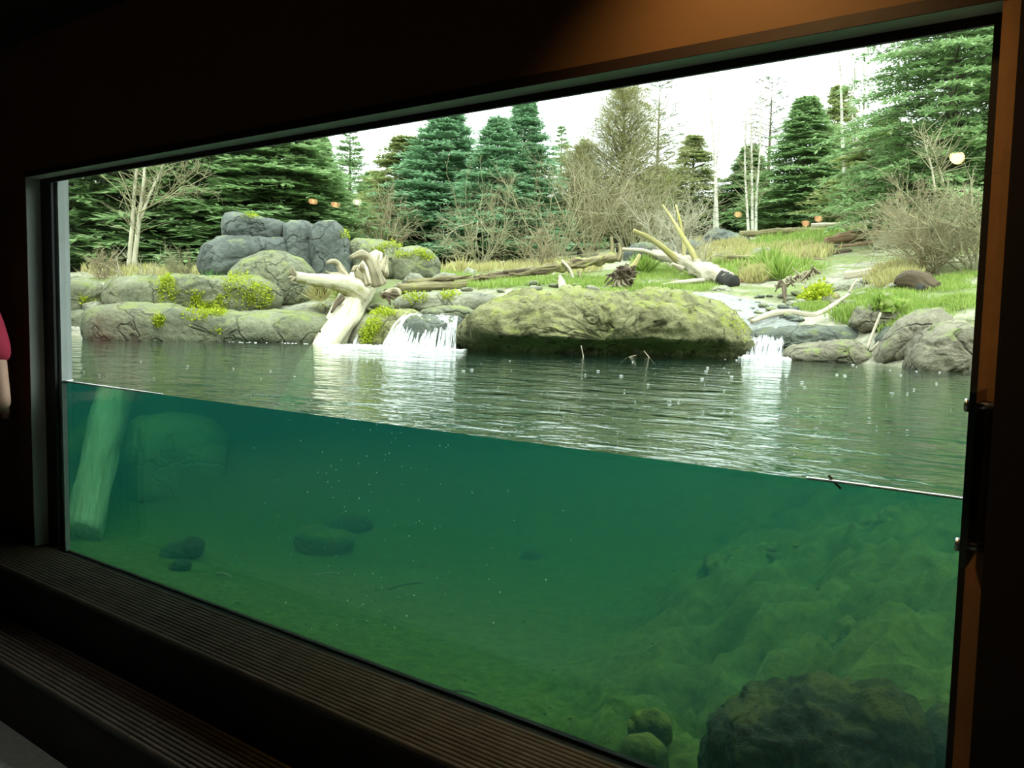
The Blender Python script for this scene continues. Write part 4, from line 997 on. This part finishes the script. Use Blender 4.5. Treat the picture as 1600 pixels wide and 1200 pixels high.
TREE = {
    'spruce': [conifer_mesh(1, mat='spruce'), conifer_mesh(2, nb=330, droop=.45, mat='spruce')],
    'blue': [conifer_mesh(3, nb=360, droop=.22, rise=.35, mat='spruce_blue', prof=.92), conifer_mesh(4, nb=340, droop=.25, rise=.45, mat='spruce_blue')],
    'olive': [conifer_mesh(5, nb=230, droop=.3, rise=.4, mat='spruce_olive', prof=.85)],
    'sparse': [conifer_mesh(6, nb=110, ns=8, droop=.3, rise=.35, mat='spruce')],
    'pine': [conifer_mesh(7, nb=70, ns=8, droop=.05, rise=.2, mat='pine', clump=True, start=.3, prof=.45, bl=.22, bw=.02, per=6)],
    'willow': [conifer_mesh(8, nb=320, ns=9, droop=.0, rise=1.1, mat='willow', prof=.6, bl=.34, bw=.011, per=4)],
    'near': [conifer_mesh(9, R=2.3, nb=300, ns=14, droop=.42, rise=.3, mat='spruce', bl=.16, bw=.026, per=6, prof=.6)],
}
_ti = [0]
def tree(kind, label, x, ybase, ytop, w, t, group=None, name=None):
    k = _ti[0]; _ti[0] += 1
    src = TREE[kind][k % len(TREE[kind])]
    p = air(x, ybase, t); zb = float(H(p[0], p[1])[0]); zt = air(x, ytop, t)[2]
    e = empty(name or {'pine': 'pine_tree', 'willow': 'twiggy_tree'}.get(kind, 'spruce_tree'), (p[0], p[1], zb), label, 'tree', group)
    sz = (zt - zb) / TH; sx = rpx(w / 2, t) / (1.5 if kind in ('spruce', 'blue', 'olive', 'sparse') else 2.0)
    e.scale = (sx, sx, sz); e.rotation_euler.z = k * 1.7
    for n, me in src:
        obj(n, me, None, e)
tree('spruce', 'dark spruce at far left behind the twin bare trunks', 110, 430, 60, 260, 21)
tree('spruce', 'dense spruce between the twin trunks and the slate rocks', 285, 420, 90, 300, 22)
tree('olive', 'yellowish low spruce crown behind the left boulders', 200, 430, 230, 190, 24)
tree('spruce', 'broad dense spruce right above the slate rock pile', 430, 420, 140, 300, 22)
tree('spruce', 'rounded green spruce with its right side in the sky gap', 500, 420, 215, 130, 25)
tree('sparse', 'thin pointed spruce standing in the sky gap', 546, 400, 200, 110, 36)
tree('olive', 'olive green conifer at the left of the central spruce pair', 632, 415, 218, 190, 31)
tree('blue', 'tall dense blue-green spruce in the centre left', 695, 415, 172, 210, 30)
tree('blue', 'blue-green spruce with twin tops, shorter left top', 774, 415, 188, 150, 27)
tree('blue', 'blue-green spruce with the taller right top of the twin pair', 815, 415, 160, 150, 28)
tree('sparse', 'small sparse spruce tip right of the twin-topped spruces', 873, 400, 200, 80, 40)
tree('sparse', 'low sparse conifer tip beside the olive twiggy tree', 908, 400, 220, 80, 40)
tree('willow', 'olive twiggy conical tree in the centre right', 968, 415, 150, 210, 30)
tree('willow', 'lower olive twiggy tree left of the conical one', 905, 415, 235, 130, 29)
tree('pine', 'open-crowned pine rising behind the olive twiggy tree', 1022, 400, 135, 130, 40)
tree('olive', 'green conifer filling the gap left of the single birch', 1078, 400, 215, 120, 34)
tree('pine', 'tall open pine behind the triple birch', 1195, 390, 130, 120, 38)
tree('spruce', 'dark spruce behind the triple birch', 1165, 390, 230, 130, 33)
tree('spruce', 'dense dark spruce between the triple birch and the split birch', 1250, 380, 155, 170, 29)
tree('olive', 'olive conifer just left of the split birch', 1300, 370, 140, 120, 31)
tree('olive', 'shaded conifer right of the split birch', 1375, 365, 190, 170, 24)
tree('near', 'huge near conifer filling the upper right of the window', 1478, 360, -140, 330, 16)
tree('near', 'second near conifer at the extreme right edge of the glass', 1600, 360, -60, 300, 18)
rg = np.random.RandomState(17)
for k, x in enumerate(range(20, 1640, 62)):
    tree(('spruce', 'olive', 'blue')[k % 3], 'distant conifer in the back row closing the woods', x + rg.uniform(-15, 15), 400, rg.uniform(262, 318), rg.uniform(110, 150), rg.uniform(44, 50), 'distant back row of conifers')

# ------------------------------------------------------------------ bare shrubs, birches
def bush_segs(rg, base, stems, h, spread, levels=3, r0=.02, curve=.25, kids=4, lean=(0, 0, 0)):
    S = []
    def grow(p, d, l, r, lv):
        n = 4
        for i in range(n):
            d = unit(d + rg.normal(size=3) * curve * .5 + np.array([0, 0, .03]))
            q = p + d * l / n; S.append((*p, *q, r * (1 - i / n * .4), r * (1 - (i + 1) / n * .4)))
            p = q
            if lv > 0:
                for _ in range(rg.poisson(kids / n)):
                    nd = unit(d + rg.normal(size=3) * .62)
                    grow(p, nd, l * rg.uniform(.4, .7), r * .55, lv - 1)
    for _ in range(stems):
        d = unit(np.array([rg.normal() * spread, rg.normal() * spread, 1.0]) + np.array(lean))
        grow(np.array(base) + rg.normal(size=3) * [.08, .08, 0], d, h * rg.uniform(.6, 1.0), r0 * rg.uniform(.7, 1.1), levels)
    return np.array(S)
def bush(label, x, y, t, stems, hpx, spread, mat, seed, levels=3, r0=.02, kids=4, name='bare_shrub', lean=(0, 0, 0), z=None, cat='shrub', curve=.25):
    rg = np.random.RandomState(seed); p = air(x, y, t); p[2] = H(p[0], p[1])[0] if z is None else z
    S = bush_segs(rg, (0, 0, -.03), stems, rpx(hpx, t), spread, levels, r0, curve, kids, lean)
    if len(S) > 14000: S = S[:14000]
    V, P = segs(S)
    o = obj(name, mesh(name, V, P), M[mat], None, label, cat); o.location = p
    return o
bush('pinkish bare shrub in the sky gap behind the rear boulders', 590, 400, 22, 12, 90, .3, 'twig_tan', 1, 3, .018)
bush('tan bare shrub at the foot of the twin-topped spruces', 752, 420, 20, 12, 110, .45, 'twig', 2, 3, .018)
bush('bare pale shrub left of the olive twiggy tree', 870, 415, 20, 12, 130, .45, 'twig', 3, 3, .018)
bush('dense tan shrub behind the long rotten log', 920, 415, 21, 14, 150, .5, 'twig_tan', 4, 3, .018)
bush('tan shrub left of the fallen tree branches', 985, 410, 21, 14, 150, .5, 'twig', 5, 3, .018)
bush('brown thicket low behind the rotten log stubs', 840, 425, 18, 12, 60, .6, 'twig_tan', 6, 3, .014)
bush('brown thicket below the olive twiggy tree', 1000, 400, 22, 14, 80, .6, 'twig_tan', 7, 3, .014)
bush('whitish dead brush arching over the fallen tree', 1062, 395, 15.5, 9, 100, .5, 'twig_pale', 8, 3, .016, 5, lean=(-.25, -.1, 0))
bush('fine pale drooping twigs right of the fallen tree', 1082, 398, 15.5, 6, 60, .5, 'twig_pale', 9, 2, .012, 4, lean=(.35, .1, 0))
bush('tan brush below the split birch', 1345, 365, 20, 10, 60, .6, 'twig', 10, 3, .015)
bush('big tangled brown shrub on the right bank', 1455, 405, 11.5, 22, 110, .75, 'twig_tan', 11, 3, .014, 5)
bush('grey tangled shrub at the right edge under the near conifer', 1525, 400, 11.0, 18, 130, .7, 'twig', 12, 3, .014, 5)
bush('arching bare stems left of the right bank shrub', 1420, 395, 13, 10, 90, .8, 'twig', 13, 3, .012, 4)
bush('small pale sapling above the mossy ledge', 232, 432, 13.6, 2, 55, .15, 'twig_pale', 14, 2, .012, 5)
bush('low brown brush behind the mossy ledge', 160, 432, 15, 16, 40, .8, 'twig_tan', 15, 3, .010)
bush('dry reed brush left of the slate rocks', 290, 428, 15, 16, 40, .7, 'twig', 16, 3, .010)
bush('long pale bent branch over the left ledge', 205, 432, 14.5, 2, 70, .3, 'twig_pale', 17, 1, .014, 2, lean=(-.9, -.5, 0))
bush('bare branches spreading from the twin trunks', 214, 330, 17.5, 4, 110, .8, 'twig', 18, 3, .016, 4, z=float(air(214, 330, 17.5)[2]))
bush('pale dead branch hanging before the twin-topped spruces', 748, 380, 24, 4, 60, .8, 'twig_pale', 19, 2, .016, 4, z=float(air(748, 345, 24)[2]), lean=(0, 0, -2.0))
def trunk_tree(name, label, trunks, mat, t, seed, tw=2, top_tw=30):
    rg = np.random.RandomState(seed); p = air(*trunks[0][0][0], t); p[2] = H(p[0], p[1])[0] - .05
    e = empty(name, p, label, 'tree'); S = []
    for pts, r in trunks:
        W = [air(x, y, t) for x, y in pts]
        W[0][2] = min(W[0][2], p[2] + 5); R = np.linspace(rpx(r, t), rpx(r * .25, t), len(W))
        V, P, T = tube(W, R, 24, 8, .08); obj('trunk', mesh('trunk', V - p, P, True, T), M[mat], e)
        Q, Rr, s = resample(W, R, 40)
        for k in range(8, 40):
            for _ in range(tw):
                d = unit(np.array([rg.normal(), rg.normal(), 1.0])); l = rg.uniform(.3, 1.1) * (1.2 - k / 50)
                q = Q[k] - p
                for i in range(3):
                    d = unit(d + rg.normal(size=3) * .2); q2 = q + d * l / 3; S.append((*q, *q2, .010 * (1 - i * .3), .010 * (.7 - i * .3) + .001)); q = q2
    V, P = segs(S); obj('twigs', mesh('twigs', V, P), M['twig'], e)
trunk_tree('birch_tree', 'white birch splitting into a leaning second stem at right', [([(1322, 352), (1320, 280), (1316, 210), (1314, 140), (1310, 60)], 4.0), ([(1324, 335), (1336, 270), (1346, 215), (1350, 160), (1350, 50)], 3.2), ([(1334, 240), (1332, 190), (1336, 110)], 1.8)], 'birch', 25, 1)
trunk_tree('birch_tree', 'slender birch, leftmost stem of the triple clump', [([(1170, 372), (1167, 320), (1164, 250), (1166, 180)], 2.6)], 'birch', 24, 2)
trunk_tree('birch_tree', 'slender birch, middle stem of the triple clump', [([(1176, 374), (1175, 300), (1174, 220), (1172, 150)], 2.8)], 'birch', 24.3, 3)
trunk_tree('birch_tree', 'slender birch, rightmost stem of the triple clump', [([(1181, 372), (1182, 310), (1187, 240), (1190, 150)], 2.6)], 'birch', 24.6, 4)
trunk_tree('birch_tree', 'pale birch standing on the dark mound boulder', [([(1121, 372), (1119, 310), (1117, 250), (1112, 180), (1109, 110)], 3.4)], 'birch', 26, 5)
trunk_tree('birch_tree', 'thin short birch stem beside the dark mound', [([(1116, 372), (1116, 330), (1118, 280), (1124, 200)], 2.0)], 'birch', 26.4, 6)
trunk_tree('alder_tree', 'twin pale bare trunks among the left spruces', [([(201, 418), (207, 350), (211, 290), (216, 240), (220, 190)], 4.0), ([(209, 418), (217, 345), (224, 290), (228, 230), (232, 190)], 4.2), ([(218, 345), (236, 300), (252, 265), (264, 220)], 2.8)], 'twig_pale', 18, 7)
trunk_tree('alder_tree', 'short pale stem under the right conifer, left one', [([(1391, 352), (1392, 320), (1394, 280), (1396, 230)], 2.6)], 'birch', 22, 8, 1)
trunk_tree('alder_tree', 'short pale stem under the right conifer, right one', [([(1411, 348), (1410, 315), (1408, 285), (1404, 230)], 2.8)], 'birch', 21, 9, 1)
trunk_tree('alder_tree', 'leaning grey stems in front of the near conifer', [([(1462, 300), (1455, 260), (1445, 225), (1438, 205)], 1.6), ([(1474, 285), (1462, 245), (1450, 215)], 1.4)], 'twig_pale', 14, 10, 1)

# ------------------------------------------------------------------ grass
def grass(label, spots, n, L, mat, seed, lean=.35, wid=.05):
    rg = np.random.RandomState(seed); xs, ys = [], []
    for cx, cyy, rx, ry in spots:
        a = rg.uniform(0, 6.283, n); r = np.sqrt(rg.rand(n)); xs.append(cx + rx * r * np.cos(a)); ys.append(cyy + ry * r * np.sin(a))
    P = march(np.concatenate(xs), np.concatenate(ys))
    keep = fbm(P * 1.7, 3) > -.08; P = P[keep]
    P = np.repeat(P, 4, 0) + rg.normal(size=(len(P) * 4, 3)) * [.07, .07, 0]; P[:, 2] = H(P[:, 0], P[:, 1])
    D = unit(rg.normal(size=P.shape) * lean + [0, 0, 1]); Ln = rg.uniform(*L, size=len(P))
    V, pl = blades(P, D, unit(np.cross(D, rg.normal(size=D.shape))), Ln, Ln * wid)
    obj('grass', mesh('grass', V, pl, False), M[mat], None, label, 'grass', None, 'stuff')
grass('bright green grass around the fallen tree', [(1040, 440, 60, 14), (1020, 420, 40, 14), (1080, 448, 40, 10), (960, 452, 40, 8)], 1500, (.04, .11), 'grass', 1)
grass('green grass strip under the long rotten log', [(850, 440, 90, 8), (760, 446, 50, 6), (700, 432, 40, 6), (920, 446, 30, 8)], 1300, (.05, .14), 'grass', 2)
grass('green grass on the upper right slope', [(1230, 385, 60, 16), (1300, 370, 60, 12), (1160, 420, 50, 20), (1230, 425, 50, 10), (1350, 356, 50, 8)], 1500, (.08, .2), 'grass', 3)
grass('lush grass on the right bank above the tan rocks', [(1380, 470, 50, 14), (1450, 475, 60, 14), (1500, 450, 40, 26), (1490, 490, 36, 12), (1420, 490, 40, 8), (1270, 478, 20, 12)], 2300, (.03, .09), 'grass', 4)
grass('dry straw grass behind the fallen tree', [(1140, 400, 50, 14), (1400, 440, 30, 14), (1180, 430, 20, 14), (1120, 385, 40, 8)], 900, (.12, .28), 'drygrass', 5)
grass('dry grass and litter at the foot of the spruces', [(720, 420, 60, 8), (860, 422, 80, 8), (250, 428, 120, 8), (1240, 400, 60, 12)], 900, (.1, .26), 'drygrass', 6)
grass('tuft of green grass hanging on the tan rocks', [(1412, 518, 16, 14), (1330, 500, 20, 8), (1395, 500, 14, 6)], 500, (.07, .18), 'grass', 7)
def tuft(label, x, y, t, n, L, mat, seed, z=None):
    rg = np.random.RandomState(seed); p = air(x, y, t)
    if z is None: p[2] = H(p[0], p[1])[0]
    D = unit(rg.normal(size=(n, 3)) * .55 + [0, 0, 1]); Ln = rg.uniform(.6, 1, n) * L
    V1, P1 = blades(rg.normal(size=(n, 3)) * [.05, .05, 0], D, unit(np.cross(D, rg.normal(size=D.shape))), Ln, Ln * .035)
    o = obj('grass_tuft', mesh('grass_tuft', V1, P1, False), M[mat], None, label, 'grass tuft'); o.location = p
tuft('spiky grass tuft over the long split log', 1202, 412, 14.2, 160, .55, 'grass', 1)
tuft('tall grass tuft right of the rotten stub', 1222, 428, 13.2, 160, .55, 'grass', 2)
tuft('straw-coloured tuft hanging below the left root arm', 500, 470, 11.3, 160, .32, 'drygrass', 3, 1)
tuft('fern clump beside the rounded grey boulder', 330, 428, 13.9, 160, .4, 'fern', 4)
tuft('dry cattail tuft before the twin-topped spruces', 722, 420, 16.5, 60, .5, 'drygrass', 5)
tuft('fresh tuft above the dark hole under the log', 535, 465, 12.0, 160, .35, 'grass', 6, 1)
tuft('grass tuft under the dark root wad', 1005, 408, 15, 260, .5, 'grass', 7)

# ------------------------------------------------------------------ visitor at the left end of the steps
M['skin'] = simple('skin', (.50, .30, .22), (.56, .35, .26), 20, .55, .1)
M['shirt'] = simple('red_shirt', (.34, .02, .05), (.42, .03, .07), 12, .85, .3)
M['jeans'] = simple('dark_trousers', (.012, .014, .025), (.025, .028, .045), 20, .85, .3)
M['hair'] = simple('dark_hair', (.015, .01, .007), (.03, .02, .014), 30, .6, .5)
el = air(3, 630, 4.0)                               # bent right elbow, just inside the picture
fwd = np.array([-.8, .6, 0]); rgt = np.array([.6, .8, 0]); up = np.array([0, 0, 1.0])
c = air(-16, 500, 4.02) - rgt * .19; c[2] = .282
def pp(r, f, z): return c + rgt * r + fwd * f + up * z
ez_ = el[2] - .282
pe = empty('person', c, 'person in a red short-sleeved shirt standing at the far left of the steps', 'person')
def skin_fig(name, joints, edges, mat, parent, root=0):
    me = bpy.data.meshes.new(name)
    me.from_pydata([tuple(np.asarray(j[0]) - c) for j in joints], edges, [])
    o = obj(name, me, M[mat], parent)
    md = o.modifiers.new('skin', 'SKIN'); md.use_smooth_shade = True
    for k, (j, sv) in enumerate(zip(joints, me.skin_vertices[0].data)):
        r = j[1]; sv.radius = r if isinstance(r, tuple) else (r, r); sv.use_root = k == root
    sb = o.modifiers.new('sub', 'SUBSURF'); sb.levels = 2; sb.render_levels = 2
    return o
J = []; Ed = []
def chain(start, pts):
    prev = start
    for p_, r_ in pts:
        J.append((p_, r_)); i = len(J) - 1
        if prev is not None: Ed.append((prev, i))
        prev = i
    return prev
pel = chain(None, [(pp(0, 0, .95), (.12, .08))])
chest = chain(pel, [(pp(0, 0, 1.12), (.10, .065)), (pp(0, 0, 1.32), (.10, .07)), (pp(0, 0, 1.42), (.07, .06))])
neck = chain(chest, [(pp(0, .02, 1.51), .052), (pp(0, .05, 1.58), .068), (pp(0, .05, 1.66), .088), (pp(0, .05, 1.74), .07)])
for s in (-1, 1):
    chain(pel, [(pp(s * .09, 0, .88), .085), (pp(s * .10, .02, .5), .06), (pp(s * .10, -.01, .26), .05), (pp(s * .10, -.02, .09), .036), (pp(s * .11, .06, .04), .036), (pp(s * .12, .15, .03), .03)])
sh = pp(.19, 0, 1.40)
elb = np.array(el); hip = pp(.19, .14, .98)
w = chain(chest, [(sh, .06), ((sh + elb) / 2, .05), (elb, .042), ((elb + hip) / 2, .04), (hip, .028), (hip + fwd * .05 - up * .04, .03)])
for k in range(4):
    b = hip + fwd * .06 - up * (.03 + .018 * k); chain(w, [(b + fwd * .035, .010), (b + fwd * .065 - rgt * .015, .009), (b + fwd * (.085 - .006 * abs(k - 1)) - rgt * .035, .008)])
chain(w - 1, [(hip + fwd * .03 + rgt * .0 + up * .02, .012), (hip + fwd * .06 + up * .03 - rgt * .02, .010)])
shl = pp(-.19, 0, 1.40); el2 = pp(-.25, .0, 1.12); hd2 = pp(-.22, .18, .95)
w = chain(chest, [(shl, .06), ((shl + el2) / 2, .05), (el2, .042), ((el2 + hd2) / 2, .038), (hd2, .028), (hd2 + fwd * .06 - up * .02, .03)])
for k in range(4):
    b = hd2 + fwd * .07 + rgt * (.018 * k - .027) - up * .02; chain(w, [(b + fwd * .035 - up * .01, .010), (b + fwd * .06 - up * .03, .009), (b + fwd * .07 - up * .05, .008)])
chain(w - 1, [(hd2 + fwd * .03 + rgt * .03, .012), (hd2 + fwd * .06 + rgt * .035 - up * .02, .010)])
skin_fig('body', J, Ed, 'skin', pe)
nose = pp(0, .155, 1.645)
V, P = uvs(.016, nose - c, 8, 6, (1, 1, 1.6)); obj('nose', mesh('nose', V, P), M['skin'], pe)
for s in (-1, 1):
    V, P = uvs(.010, pp(s * .032, .125, 1.675) - c, 8, 6); obj('eye', mesh('eye', V, P), M['foam'], pe)
    V, P = uvs(.028, pp(s * .088, .05, 1.66) - c, 8, 6, (.4, .7, 1.1)); obj('ear', mesh('ear', V, P), M['skin'], pe)
V, P = uvs(.022, pp(0, .135, 1.605) - c, 8, 6, (1, .5, .3)); obj('mouth', mesh('mouth', V, P), M['shirt'], pe)
V, P = uvs(.105, pp(0, .025, 1.725) - c, 18, 12, (.95, 1.02, .95)); V = V[:, :]; obj('hair', mesh('hair', V, P), M['hair'], pe)
skin_fig('shirt', [(pp(0, 0, .90), (.20, .15)), (pp(0, 0, 1.12), (.18, .14)), (pp(0, 0, 1.30), (.20, .15)), (pp(0, 0, 1.46), (.13, .11)), (sh, .088), (sh + (elb - sh) * .55, .075), (shl, .085), (shl + (el2 - shl) * .55, .075)],
         [(0, 1), (1, 2), (2, 3), (2, 4), (4, 5), (2, 6), (6, 7)], 'shirt', pe)
skin_fig('trousers', [(pp(0, 0, .93), (.18, .13)), (pp(.09, 0, .86), .10), (pp(.10, .02, .5), .078), (pp(.10, -.01, .1), .065), (pp(-.09, 0, .86), .10), (pp(-.10, .02, .5), .078), (pp(-.10, -.01, .1), .065), (pp(0, 0, 1.03), (.15, .11))],
         [(7, 0), (0, 1), (1, 2), (2, 3), (0, 4), (4, 5), (5, 6)], 'jeans', pe)
for s in (-1, 1):
    V, P = uvs(.05, (0, 0, 0), 14, 9, (1.0, 2.6, .9)); V = V[:, 0:1] * rgt + V[:, 1:2] * fwd + V[:, 2:3] * up + (pp(s * .11, .06, .045) - c)
    obj('shoe', mesh('shoe', V, P), M['gasket'], pe)
